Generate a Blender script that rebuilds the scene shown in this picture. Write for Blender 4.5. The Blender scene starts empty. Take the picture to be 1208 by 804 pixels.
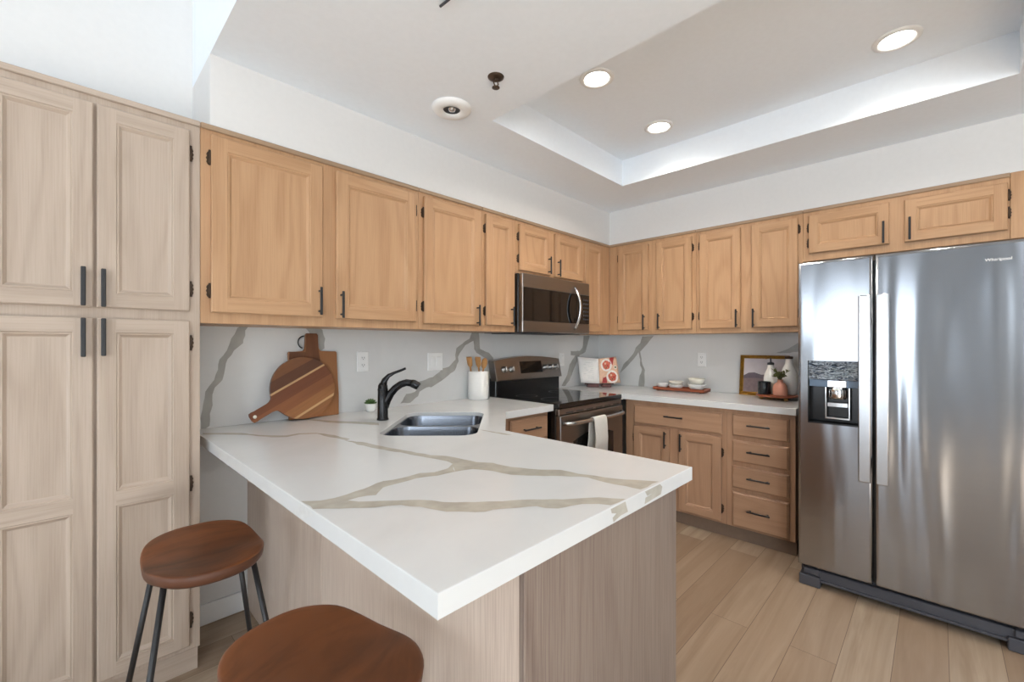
import bpy, bmesh, math, random
from mathutils import Vector, Matrix, Euler
random.seed(7)
S = bpy.context.scene
COL = S.collection

# ------------------------------------------------------------------ camera
CAM = (-3.7334, -2.4343, 1.3052)
YAW = 44.2013
cd = bpy.data.cameras.new('camera')
cam = bpy.data.objects.new('camera', cd)
COL.objects.link(cam)
cam.location = CAM
cam.rotation_euler = (math.radians(90), 0, math.radians(YAW - 90))
cd.sensor_width = 36.0
cd.lens = 514.71 / 1208 * 36.0
cd.shift_x = (604 - 605.185) / 1208
cd.shift_y = (405.907 - 402) / 1208
cd.clip_start = 0.02
S.camera = cam

# ------------------------------------------------------------------ light
S.view_settings.view_transform = 'Standard'
S.view_settings.look = 'None'
S.view_settings.gamma = 1
S.view_settings.use_curve_mapping = False
S.view_settings.exposure = 0.78
world = bpy.data.worlds.new('world')
S.world = world
world.use_nodes = True
world.node_tree.nodes['Background'].inputs[0].default_value = (0.80, 0.90, 1.0, 1)
world.node_tree.nodes['Background'].inputs[1].default_value = 0.6


def area(name, loc, rot, sx, sy, power, color):
    d = bpy.data.lights.new(name, 'AREA')
    d.shape = 'RECTANGLE'
    d.size, d.size_y = sx, sy
    d.energy = power
    d.color = color
    o = bpy.data.objects.new(name, d)
    o.location = loc
    o.rotation_euler = [math.radians(a) for a in rot]
    COL.objects.link(o)
    return o


# daylight standing in the openings of the adjoining living room
area('daylight_glass_door', (-7.34, -1.25, 1.25), (0, -112, 0), 2.3, 1.5, 28, (0.82, 0.91, 1.0))
area('daylight_side_window', (-7.34, -5.35, 1.65), (0, -115, 0), 2.5, 1.5, 105, (0.83, 0.92, 1.0))
area('daylight_rear_window', (-4.6, -6.34, 1.6), (100, 0, 0), 3.2, 2.0, 10, (0.8, 0.9, 1.0))


# sun added through the unseen rear window: its floor bounce brightens the kitchen ceiling
sd = bpy.data.lights.new('bounce_sun', 'SUN')
sd.energy = 42.0
sd.angle = math.radians(1.5)
sd.color = (0.79, 0.905, 1.0)
so = bpy.data.objects.new('bounce_sun', sd)
so.rotation_euler = (math.radians(50), 0, 0)
so.location = (-4.5, -9, 6)
COL.objects.link(so)


# ------------------------------------------------------------------ materials
def lin(c):
    def f(v):
        v /= 255.0
        return v / 12.92 if v <= 0.04045 else ((v + 0.055) / 1.055) ** 2.4
    return (f(c[0]), f(c[1]), f(c[2]), 1)


class N:
    """tiny node-tree helper"""
    def __init__(s, name):
        s.m = bpy.data.materials.new(name)
        s.m.use_nodes = True
        s.t = s.m.node_tree
        s.b = s.t.nodes['Principled BSDF']

    def n(s, kind, **kw):
        x = s.t.nodes.new('ShaderNode' + kind)
        for k, v in kw.items():
            setattr(x, k, v)
        return x

    def l(s, a, b):
        s.t.links.new(a, b)

    def pos(s, scale, seed=True):
        g = s.n('NewGeometry')
        mp = s.n('Mapping')
        mp.inputs['Scale'].default_value = scale
        s.l(g.outputs['Position'], mp.inputs['Vector'])
        if seed:
            oi = s.n('ObjectInfo')
            ml = s.n('Math', operation='MULTIPLY')
            ml.inputs[1].default_value = 37.0
            s.l(oi.outputs['Random'], ml.inputs[0])
            ad = s.n('VectorMath', operation='ADD')
            s.l(mp.outputs[0], ad.inputs[0])
            s.l(ml.outputs[0], ad.inputs[1])
            return ad.outputs[0]
        return mp.outputs[0]

    def noise(s, vec, scale, detail=3, rough=0.5, dist=0.0):
        x = s.n('TexNoise')
        x.inputs['Scale'].default_value = scale
        x.inputs['Detail'].default_value = detail
        x.inputs['Roughness'].default_value = rough
        x.inputs['Distortion'].default_value = dist
        if vec is not None:
            s.l(vec, x.inputs['Vector'])
        return x.outputs['Fac']

    def math(s, op, a, b=None):
        x = s.n('Math', operation=op)
        for i, v in enumerate((a, b)):
            if v is None:
                continue
            if isinstance(v, (int, float)):
                x.inputs[i].default_value = v
            else:
                s.l(v, x.inputs[i])
        return x.outputs[0]

    def ramp(s, fac, stops, interp='LINEAR'):
        x = s.n('ValToRGB')
        cr = x.color_ramp
        cr.interpolation = interp
        while len(cr.elements) < len(stops):
            cr.elements.new(0.5)
        for e, (p, c) in zip(cr.elements, stops):
            e.position = p
            e.color = c
        s.l(fac, x.inputs[0])
        return x.outputs[0]

    def mix(s, fac, a, b):
        x = s.n('MixRGB')
        for i, v in zip((0, 1, 2), (fac, a, b)):
            if isinstance(v, (int, float)):
                x.inputs[i].default_value = v
            elif isinstance(v, tuple):
                x.inputs[i].default_value = v
            else:
                s.l(v, x.inputs[i])
        return x.outputs[0]

    def bump(s, h, strength=0.1, dist=0.01):
        x = s.n('Bump')
        x.inputs['Strength'].default_value = strength
        x.inputs['Distance'].default_value = dist
        s.l(h, x.inputs['Height'])
        s.l(x.outputs[0], s.b.inputs['Normal'])

    def set(s, **kw):
        for k, v in kw.items():
            k = k.replace('_', ' ')
            if isinstance(v, (int, float, tuple)):
                s.b.inputs[k].default_value = v
            else:
                s.l(v, s.b.inputs[k])
        return s


def plain(name, col, rough=0.5, metal=0.0, spec=0.5, noise=0.04, nscale=40, **kw):
    """flat colour with a slight procedural mottling"""
    k = N(name)
    c = lin(col)
    f = k.noise(k.pos((1, 1, 1), False), nscale, 2)
    a = tuple(max(0, v * (1 - noise)) for v in c[:3]) + (1,)
    b = tuple(min(1, v * (1 + noise)) for v in c[:3]) + (1,)
    k.set(Base_Color=k.ramp(f, [(0.3, a), (0.7, b)]), Roughness=rough, Metallic=metal)
    k.b.inputs['Specular IOR Level'].default_value = spec
    for q, v in kw.items():
        k.b.inputs[q.replace('_', ' ')].default_value = v
    return k.m


def wood(name, light, dark, horizontal=False, rough=0.42, ring=0.55, pore=0.5, freq=42):
    """oak: cathedral figure from contour lines of stretched noise, plus pores"""
    k = N(name)
    st = 0.30
    sc = (st, st, 3.2) if horizontal else (2.6, 2.6, st)
    v = k.pos(sc)
    n1 = k.noise(v, 2.2, 2, 0.45, 0.25)
    ph = k.math('MULTIPLY', n1, freq)
    sn = k.math('SINE', ph)
    rg = k.math('POWER', k.math('ADD', k.math('MULTIPLY', sn, 0.5), 0.5), 2.2)
    ps = (5, 5, 230) if horizontal else (230, 230, 5)
    pr = k.noise(k.pos(ps), 1.0, 3, 0.6)
    prr = k.ramp(pr, [(0.42, (0, 0, 0, 1)), (0.75, (1, 1, 1, 1))])
    big = k.noise(v, 0.9, 2)
    fac = k.math('ADD', k.math('MULTIPLY', rg, ring * 0.5), k.math('MULTIPLY', prr, pore * 0.6))
    fac = k.math('MULTIPLY', fac, k.math('ADD', k.math('MULTIPLY', big, 1.1), 0.35))
    col = k.mix(fac, lin(light), lin(dark))
    k.set(Base_Color=col, Roughness=rough)
    k.b.inputs['Specular IOR Level'].default_value = 0.35
    k.bump(prr, 0.05, 0.002)
    return k.m


M = {}
# wall cabinets: honey oak; pantry: limed paler oak; base cabinets: pinkish oak
M['oak'] = wood('honey_oak', (193, 154, 117), (154, 112, 76))
M['oak_h'] = wood('honey_oak_rail', (193, 154, 117), (154, 112, 76), True)
M['limed'] = wood('limed_oak', (188, 171, 155), (152, 132, 114))
M['limed_h'] = wood('limed_oak_rail', (188, 171, 155), (152, 132, 114), True)
M['base'] = wood('base_oak', (176, 140, 112), (148, 110, 84))
M['base_h'] = wood('base_oak_rail', (176, 140, 112), (148, 110, 84), True)
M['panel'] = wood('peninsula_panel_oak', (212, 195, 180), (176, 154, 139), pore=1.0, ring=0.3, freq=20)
M['endpanel_shaded'] = wood('end_panel_shaded_oak', (142, 127, 116), (104, 86, 78), pore=1.1, ring=0.5)  # greyer oak, darkened: the dim light on this end is in the colour
M['trim_shadowed'] = wood('shadowed_trim_oak', (168, 142, 116), (138, 110, 86), True)  # greyer oak, darkened so its colour holds the shadow line above it
M['toe'] = plain('toe_kick_brown', (120, 100, 84), 0.7)
M['walnut'] = wood('stool_walnut', (128, 76, 44), (52, 26, 12), True, rough=0.36, ring=1.3, pore=1.0, freq=30)
M['walnut_edge'] = wood('stool_walnut_edge', (98, 62, 44), (58, 35, 24), True, rough=0.45)
M['wall'] = plain('wall_paint', (224, 223, 221), 0.85, noise=0.01)
M['wall_grey'] = plain('wall_grey_for_reflection', (128, 128, 129), 0.85, noise=0.01)  # grey added to the unseen left wall to darken the refrigerator's reflection
M['ceil'] = plain('ceiling_paint', (240, 246, 252), 0.9, noise=0.01)
M['white'] = plain('white_paint', (238, 238, 236), 0.45, noise=0.01)
M['plastic'] = plain('white_plastic', (240, 240, 238), 0.3, noise=0.01)
M['slot'] = plain('dark_slot', (60, 60, 62), 0.5)
M['black'] = plain('black_metal', (34, 33, 34), 0.38, noise=0.1)
M['bronze'] = plain('bronze_hinge', (74, 58, 46), 0.4, metal=0.6, noise=0.15)
M['faucet'] = plain('dark_bronze_faucet', (30, 29, 30), 0.22, metal=0.35, noise=0.05)
M['gloss_black'] = plain('black_glass', (12, 12, 13), 0.06, noise=0.02)
M['black_enamel'] = plain('black_enamel', (16, 15, 15), 0.25, noise=0.05)
M['dark_grey'] = plain('dark_grey_plastic', (70, 70, 76), 0.5)
M['chrome'] = plain('chrome', (225, 225, 225), 0.16, metal=1.0, noise=0.02)
M['ceramic'] = plain('white_ceramic', (240, 239, 235), 0.2, noise=0.01)
M['cream'] = plain('cream_ceramic', (232, 228, 214), 0.25, noise=0.02)
M['pink'] = plain('pink_ceramic', (214, 150, 128), 0.5, noise=0.03)
M['disp_low'] = plain('dispenser_blue_grey', (92, 112, 134), 0.3)
M['candle'] = plain('black_jar', (28, 33, 38), 0.15, noise=0.05)
M['green'] = plain('leaf_green', (74, 104, 52), 0.6, noise=0.35, nscale=90)
M['olive'] = plain('olive_leaf', (92, 96, 44), 0.6, noise=0.35, nscale=90)
M['gold'] = plain('antique_gold', (168, 124, 52), 0.35, metal=0.75, noise=0.2)
M['tray'] = wood('tray_redwood', (150, 84, 58), (104, 50, 34), True, rough=0.4)
M['spoon'] = wood('utensil_wood', (196, 146, 92), (164, 112, 66), rough=0.5)
M['towel'] = plain('linen_towel', (216, 214, 208), 0.95, noise=0.06, nscale=300)
M['paper'] = plain('book_paper', (238, 236, 232), 0.7, noise=0.02, nscale=120)
M['peach'] = plain('book_photo_peach', (226, 186, 156), 0.45, noise=0.06, nscale=60)
M['food'] = plain('book_photo_food', (196, 92, 66), 0.45, noise=0.5, nscale=120)
M['red'] = plain('book_photo_red', (172, 40, 36), 0.45, noise=0.15, nscale=60)
M['plate'] = plain('book_photo_plate', (240, 234, 226), 0.45, noise=0.03)
M['darkwood'] = plain('dark_stand_wood', (84, 40, 34), 0.4, noise=0.2)
M['pic_sky'] = plain('picture_sky', (214, 206, 210), 0.25, noise=0.06, nscale=12)
M['pic_hill'] = plain('picture_hills', (112, 100, 108), 0.25, noise=0.1, nscale=30)
M['pic_field'] = plain('picture_field', (136, 116, 118), 0.25, noise=0.1, nscale=50)
M['vein'] = plain('quartz_vein', (182, 178, 167), 0.22, noise=0.12, nscale=18)
M['vein_overlit_print'] = plain('overlit_vein_and_print', (214, 215, 213), 0.22, noise=0.06, nscale=40)  # overexposed edge light put into the vein's paler colour; also used for print
M['vein_dark'] = plain('backsplash_vein', (170, 168, 162), 0.25, noise=0.10, nscale=14)


def quartz(name, col, rough):
    k = N(name)
    f = k.noise(k.pos((1, 1, 1), False), 2.2, 5, 0.6, 0.6)
    a = lin(col)
    b = lin(tuple(v - 7 for v in col))
    k.set(Base_Color=k.ramp(f, [(0.45, a), (0.72, b)]), Roughness=rough)
    return k.m


M['quartz'] = quartz('white_quartz', (215, 217, 217), 0.16)
M['quartz_wall'] = quartz('white_quartz_backsplash', (222, 222, 220), 0.22)


def steel(name, col, rough, wav=0.0, streak=(1.6, 1.6, 0.22)):
    k = N(name)
    br = k.noise(k.pos((900, 900, 6) if False else (8, 8, 900), False), 1.0, 2)
    k.set(Base_Color=k.ramp(br, [(0.3, lin(tuple(v - 3 for v in col))), (0.7, lin(tuple(v + 3 for v in col)))]),
          Metallic=1.0, Roughness=rough)
    if wav:
        w = k.noise(k.pos(streak, False), 2.4, 2, 0.4, 0.35)
        k.bump(w, wav, 0.05)
    return k.m


M['steel'] = steel('brushed_steel', (170, 173, 178), 0.2, 0.6)
M['steel_handle'] = steel('handle_steel', (196, 197, 199), 0.25)
M['steel_warm'] = steel('appliance_steel', (142, 137, 133), 0.30)
M['knob_steel'] = steel('knob_steel', (170, 168, 165), 0.36)
M['sink_steel'] = steel('sink_steel', (116, 120, 128), 0.26)


def reflection_panel():
    k = N('dispenser_reflections')
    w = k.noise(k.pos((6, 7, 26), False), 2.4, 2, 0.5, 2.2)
    k.set(Base_Color=k.ramp(w, [(0.40, lin((60, 74, 90))), (0.5, lin((178, 190, 202))), (0.6, lin((70, 84, 100)))]), Roughness=0.08, Metallic=0.7)  # pale and dark bands paint wavy reflections into the panel colour
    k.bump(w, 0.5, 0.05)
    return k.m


M['disp'] = reflection_panel()


def floor_mat():
    k = N('vinyl_plank_floor')
    g = k.n('NewGeometry')
    mp = k.n('Mapping')
    mp.inputs['Location'].default_value = (0.32, 0.001, 0)
    k.l(g.outputs['Position'], mp.inputs['Vector'])
    br = k.n('TexBrick')
    br.offset = 0.37
    br.inputs['Scale'].default_value = 1.0
    br.inputs['Brick Width'].default_value = 1.22
    br.inputs['Row Height'].default_value = 0.1645
    br.inputs['Mortar Size'].default_value = 0.0014
    br.inputs['Mortar Smooth'].default_value = 0.3
    br.inputs['Bias'].default_value = 0.0
    br.inputs['Color1'].default_value = (0, 0, 0, 1)
    br.inputs['Color2'].default_value = (1, 1, 1, 1)
    br.inputs['Mortar'].default_value = (0.5, 0.5, 0.5, 1)
    k.l(mp.outputs[0], br.inputs['Vector'])
    tone = k.ramp(br.outputs['Color'], [(0.0, lin((150, 127, 106))), (0.5, lin((166, 144, 122))), (1.0, lin((188, 170, 148)))])
    # each plank shifts the grain
    cb = k.n('CombineXYZ')
    sh = k.math('MULTIPLY', br.outputs['Color'], 31.0)
    k.l(sh, cb.inputs[0]); k.l(sh, cb.inputs[2])
    ad = k.n('VectorMath', operation='ADD')
    k.l(k.pos((0.5, 5.5, 1), False), ad.inputs[0]); k.l(cb.outputs[0], ad.inputs[1])
    n1 = k.noise(ad.outputs[0], 2.2, 4, 0.6, 0.8)
    n2 = k.noise(k.pos((4, 120, 1), False), 1.0, 3)
    f = k.math('ADD', k.math('MULTIPLY', k.ramp(n1, [(0.35, (0, 0, 0, 1)), (0.75, (1, 1, 1, 1))]), 0.62), k.math('MULTIPLY', n2, 0.25))
    col = k.mix(f, tone, lin((132, 108, 86)))
    col = k.mix(br.outputs['Fac'], col, lin((112, 92, 76)))
    k.set(Base_Color=col, Roughness=0.42)
    k.b.inputs['Specular IOR Level'].default_value = 0.4
    return k.m


M['floor'] = floor_mat()


def emit(name, col, strength):
    k = N(name)
    k.set(Base_Color=(1, 1, 1, 1))
    k.b.inputs['Emission Color'].default_value = col
    k.b.inputs['Emission Strength'].default_value = strength
    return k.m


M['lens'] = emit('led_lens', (1.0, 0.95, 0.86, 1), 9.0)
M['clock'] = plain('range_display', (20, 20, 22), 0.15)


# striped round board: strips follow the handle axis (object space)
def striped():
    k = N('striped_acacia')
    tc = k.n('TexCoord')
    sp = k.n('SeparateXYZ')
    k.l(tc.outputs['Object'], sp.inputs[0])
    f = k.math('ADD', k.math('MULTIPLY', sp.outputs[1], 2.8), 0.5)      # across strips: -.178..+.178
    pale = lin((214, 172, 122))
    st = [(0.0, lin((150, 100, 58))), (0.17, pale), (0.20, lin((162, 108, 62))), (0.33, lin((146, 90, 52))), (0.48, lin((124, 70, 40))),
          (0.63, pale), (0.66, lin((98, 58, 34))), (0.80, lin((132, 84, 48)))]
    base = k.ramp(f, st, 'CONSTANT')
    mp = k.n('Mapping')
    mp.inputs['Scale'].default_value = (6, 90, 20)
    k.l(tc.outputs['Object'], mp.inputs['Vector'])
    n = k.noise(mp.outputs[0], 1.0, 3)
    k.set(Base_Color=k.mix(k.math('MULTIPLY', n, 0.45), base, lin((84, 48, 28))), Roughness=0.4)
    return k.m


M['striped'] = striped()
M['acacia'] = wood('acacia_board', (158, 108, 68), (116, 72, 42), rough=0.45)
M['acacia_dark'] = wood('acacia_handle', (120, 76, 48), (84, 50, 30), rough=0.45)


# ------------------------------------------------------------------ mesh building
class MB:
    def __init__(s, *mats):
        s.bm = bmesh.new()
        s.mats = list(mats)
        s.X = Matrix.Identity(4)

    def mi(s, m):
        if m is None:
            return 0
        if m not in s.mats:
            s.mats.append(m)
        return s.mats.index(m)

    def v(s, p):
        return s.bm.verts.new(s.X @ Vector(p))

    def face(s, pts, m=None, smooth=False):
        f = s.bm.faces.new([q if isinstance(q, bmesh.types.BMVert) else s.v(q) for q in pts])
        f.material_index = s.mi(m)
        f.smooth = smooth
        return f

    def box(s, a, b, m=None, bev=0.0, seg=1):
        x0, x1 = sorted((a[0], b[0])); y0, y1 = sorted((a[1], b[1])); z0, z1 = sorted((a[2], b[2]))
        c = [s.v(p) for p in ((x0, y0, z0), (x1, y0, z0), (x1, y1, z0), (x0, y1, z0), (x0, y0, z1), (x1, y0, z1), (x1, y1, z1), (x0, y1, z1))]
        fs = [s.face([c[i] for i in q], m) for q in ((3, 2, 1, 0), (4, 5, 6, 7), (0, 1, 5, 4), (1, 2, 6, 5), (2, 3, 7, 6), (3, 0, 4, 7))]
        if bev:
            es = list({e for f in fs for e in f.edges})
            r = bmesh.ops.bevel(s.bm, geom=es, offset=bev, segments=seg, affect='EDGES', profile=0.5)
            for f in r['faces']:
                f.material_index = s.mi(m)
                f.smooth = seg > 1
        return s

    def rings(s, rings, m=None, cap0=True, cap1=True, smooth=True, close=True):
        """loft a list of closed rings"""
        R = [[s.v(p) for p in r] for r in rings]
        n = len(R[0])
        for a, b in zip(R, R[1:]):
            for i in range(n if close else n - 1):
                j = (i + 1) % n
                s.face([a[i], a[j], b[j], b[i]], m, smooth)
        if cap0:
            s.face(list(reversed(R[0])), m)
        if cap1:
            s.face(R[-1], m)
        return s

    def lathe(s, prof, loc=(0, 0, 0), seg=32, m=None, cap0=True, cap1=True, axis='z', smooth=True):
        rs = []
        for r, h in prof:
            ring = []
            for i in range(seg):
                a = 2 * math.pi * i / seg
                p = (r * math.cos(a), r * math.sin(a), h)
                if axis == 'x':
                    p = (p[2], p[0], p[1])
                elif axis == 'y':
                    p = (p[0], -p[2], p[1])
                ring.append((p[0] + loc[0], p[1] + loc[1], p[2] + loc[2]))
            rs.append(ring)
        return s.rings(rs, m, cap0, cap1, smooth)

    def tube(s, path, r, m=None, seg=12, flat=None):
        """tube along a path; r may be a list; flat=(a,b) gives elliptic scale"""
        P = [Vector(p) for p in path]
        rr = r if isinstance(r, (list, tuple)) else [r] * len(P)
        rs = []
        up = None
        for i, p in enumerate(P):
            t = (P[min(i + 1, len(P) - 1)] - P[max(i - 1, 0)]).normalized()
            if up is None:
                up = Vector((0, 0, 1)) if abs(t.z) < 0.9 else Vector((1, 0, 0))
            side = t.cross(up).normalized()
            up = side.cross(t).normalized()
            fa, fb = flat if flat else (1, 1)
            rs.append([p + side * (math.cos(2 * math.pi * k / seg) * rr[i] * fa) + up * (math.sin(2 * math.pi * k / seg) * rr[i] * fb) for k in range(seg)])
        return s.rings(rs, m)

    def prism(s, outline, to3, h0, h1, m=None, bev=0.0):
        """extrude a 2-D outline; to3(u, v, h) -> 3-D"""
        a = [s.v(to3(u, v, h0)) for u, v in outline]
        b = [s.v(to3(u, v, h1)) for u, v in outline]
        n = len(a)
        f0 = s.face(list(reversed(a)), m)
        f1 = s.face(b, m)
        for i in range(n):
            s.face([a[i], a[(i + 1) % n], b[(i + 1) % n], b[i]], m)
        if bev:
            es = list(f1.edges) + list(f0.edges)
            bmesh.ops.bevel(s.bm, geom=es, offset=bev, segments=2, affect='EDGES', profile=0.5)
        return s

    def poly(s, pts, m=None):
        """flat concave polygon, triangulated"""
        from mathutils.geometry import tessellate_polygon
        P = [Vector(q) for q in pts]
        V = [s.v(q) for q in P]
        for t in tessellate_polygon([P]):
            a, b_, c = (P[i] for i in t)
            if (b_ - a).cross(c - a).length > 1e-9:
                s.face([V[i] for i in t], m)
        return s

    def build(s, name, parent=None, loc=None, fix=True, bevel=None):
        me = bpy.data.meshes.new(name)
        if fix:
            bmesh.ops.recalc_face_normals(s.bm, faces=list(s.bm.faces))
        off = Vector((0, 0, 0))
        if parent is not None:
            q = parent
            while q is not None:
                off += Vector(q.location)
                q = q.parent
        if parent is None and loc is not None:
            off = Vector(loc)
        if off.length:
            bmesh.ops.translate(s.bm, verts=list(s.bm.verts), vec=-off)
        s.bm.to_mesh(me)
        s.bm.free()
        for m in s.mats:
            me.materials.append(m)
        o = bpy.data.objects.new(name, me)
        COL.objects.link(o)
        if parent is not None:
            o.parent = parent
        elif loc is not None:
            o.location = loc
        if bevel:
            md = o.modifiers.new('bevel', 'BEVEL')
            md.width = bevel
            md.segments = 2
            md.limit_method = 'ANGLE'
            md.angle_limit = math.radians(50)
        return o


def thing(name, label, cat, loc=(0, 0, 0), group=None):
    o = bpy.data.objects.new(name, None)
    o.empty_display_size = 0.05
    o.location = loc
    COL.objects.link(o)
    o['label'] = label
    o['category'] = cat
    if group:
        o['group'] = group
    return o


def tag(o, label, cat, group=None):
    o['label'] = label
    o['category'] = cat
    if group:
        o['group'] = group
    return o


def struct(o):
    o['kind'] = 'structure'
    return o


def rrect(cx, cy, hx, hy, r, n=6):
    """rounded rectangle outline"""
    out = []
    for sx, sy, a0 in ((1, 1, 0), (-1, 1, 90), (-1, -1, 180), (1, -1, 270)):
        for i in range(n + 1):
            a = math.radians(a0 + 90 * i / n)
            out.append((cx + sx * (hx - r) + r * math.cos(a), cy + sy * (hy - r) + r * math.sin(a)))
    return out


# ------------------------------------------------------------------ constants (metres)
ZC, ZCB = 0.915, 0.8735            # counter top / underside
UF = -0.326                        # face of wall cabinets and pantry
ZUB, ZUT = 1.390, 2.191            # wall cabinets bottom / top
ZLOW = 2.483                       # dropped kitchen ceiling
XSOF = -3.322                      # end of the dropped ceiling
ZHIGH = 3.2

# ------------------------------------------------------------------ setting
b = MB(M['floor'])
b.box((-7.3, -6.3, -0.1), (0.12, 0.12, 0.0))
struct(b.build('floor'))

b = MB(M['wall'])
b.box((-7.3, 0.022, 0), (0.022, 0.12, ZHIGH))
struct(b.build('wall_back'))
b = MB(M['wall'])
b.box((0.022, -6.3, 0), (0.12, 0.12, ZHIGH))
struct(b.build('wall_right'))


def holed_wall(name, axis, pos, thick, u0, u1, z1, holes):
    """wall with rectangular openings, holes = (u0,u1,z0,z1) sorted along u"""
    b = MB(M['wall_grey' if axis == 'x' else 'wall'])
    def bx(a, c, e, f):
        if axis == 'x':
            b.box((pos, a, e), (pos + thick, c, f))
        else:
            b.box((a, pos, e), (c, pos + thick, f))
    u = u0
    for h in holes:
        bx(u, h[0], 0, z1)
        bx(h[0], h[1], h[3], z1)
        if h[2] > 0:
            bx(h[0], h[1], 0, h[2])
        u = h[1]
    bx(u, u1, 0, z1)
    struct(b.build(name))


holed_wall('wall_left', 'x', -7.3, 0.12, -6.3, 0.12, ZHIGH, [(-6.13, -4.55, 0.35, 2.95), (-2.05, -0.45, 0.04, 2.45)])
holed_wall('wall_front', 'y', -6.3, 0.12, -7.3, 0.12, ZHIGH, [(-6.3, -2.9, 0.55, 2.65)])


def win_frame(name, axis, pos, u0, u1, z0, z1, bars):
    b = MB(M['white'])
    def bx(a, c, e, f):
        if axis == 'x':
            b.box((pos, a, e), (pos + 0.05, c, f), bev=0.004)
        else:
            b.box((a, pos, e), (c, pos + 0.05, f), bev=0.004)
    t = 0.05
    bx(u0, u0 + t, z0, z1); bx(u1 - t, u1, z0, z1)
    bx(u0 + t, u1 - t, z0, z0 + t); bx(u0 + t, u1 - t, z1 - t, z1)
    for q in bars:
        bx(q - 0.03, q + 0.03, z0 + t, z1 - t)
    struct(b.build(name))


win_frame('window_1', 'x', -7.25, -6.13, -4.55, 0.35, 2.95, [-5.35])
win_frame('door_1', 'x', -7.25, -2.05, -0.45, 0.04, 2.45, [-1.25])
win_frame('window_2', 'y', -6.25, -6.3, -2.9, 0.55, 2.65, [-4.6])

# dropped ceiling: slab with the tray recess, the drop face and the soffit over the cabinets
TX0, TX1, TY0, TY1, TZ = -2.1625, -0.8364, -2.6909, -0.7535, 2.6713
b = MB(M['ceil'], M['wall'])
YE = -3.9
b.box((XSOF, TY1, ZLOW), (0.022, 0.022, ZHIGH))
b.box((XSOF, YE, ZLOW), (0.022, TY0, ZHIGH))
b.box((XSOF, TY0, ZLOW), (TX0, TY1, ZHIGH))
b.box((TX1, TY0, ZLOW), (0.022, TY1, ZHIGH))
b.box((TX0, TY0, TZ), (TX1, TY1, ZHIGH))
b.box((XSOF, UF + 0.004, ZUT), (0.022, 0.022, ZLOW), M['wall'])  # same paint as the ceiling, toned down to even out the light
b.box((UF + 0.004, YE, ZUT), (0.022, UF + 0.004, ZLOW), M['wall'])
struct(b.build('ceiling'))
b = MB(M['ceil'])
b.box((-7.3, -6.3, ZHIGH), (0.12, 0.12, ZHIGH + 0.1))
struct(b.build('ceiling.001'))

# baseboard in the knee space between pantry and peninsula
b = MB(M['white'])
b.box((-3.356, 0.006, 0), (-3.1, 0.022, 0.095), bev=0.003)
struct(b.build('baseboard_back'))


# ------------------------------------------------------------------ cabinets
def mapA(yf):
    return lambda u, v, w: (u, yf - w, v)


def mapB(xf):
    return lambda u, v, w: (xf - w, u, v)


def add_bar(b, mp, u, v, length, vertical, w0, wide=0.011, off=0.032):
    """black bar pull with two posts"""
    h = length / 2
    def bx(du0, du1, dv0, dv1, wa, wb, bev=0.0):
        p, q = mp(u + du0, v + dv0, wa), mp(u + du1, v + dv1, wb)
        b.box(p, q, bev=bev)
    t = wide / 2
    if vertical:
        bx(-t, t, -h, h, w0 + off - 0.009, w0 + off, 0.002)
        for s in (-1, 1):
            bx(-0.004, 0.004, s * (h - 0.018) - 0.004, s * (h - 0.018) + 0.004, w0 - 0.001, w0 + off - 0.008)
    else:
        bx(-h, h, -t, t, w0 + off - 0.009, w0 + off, 0.002)
        for s in (-1, 1):
            bx(s * (h - 0.018) - 0.004, s * (h - 0.018) + 0.004, -0.004, 0.004, w0 - 0.001, w0 + off - 0.008)


def add_hinge(b, mp, u, v, side, w0):
    """small scalloped butterfly hinge leaf on the face frame with its barrel"""
    s = side
    out = [(0, -0.028), (0.007, -0.024), (0.011, -0.015), (0.0085, -0.008), (0.0125, 0.0), (0.0085, 0.008), (0.011, 0.015), (0.007, 0.024), (0, 0.028)]
    b.prism([(u + s * (0.003 + p[0]), v + p[1]) for p in out], lambda a, c, h: mp(a, c, h), 0.0, 0.003)
    p0, p1 = mp(u + s * 0.004, v - 0.03, 0.010), mp(u + s * 0.004, v + 0.03, 0.010)
    b.tube([p0, p1], 0.0045, seg=8)


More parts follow.
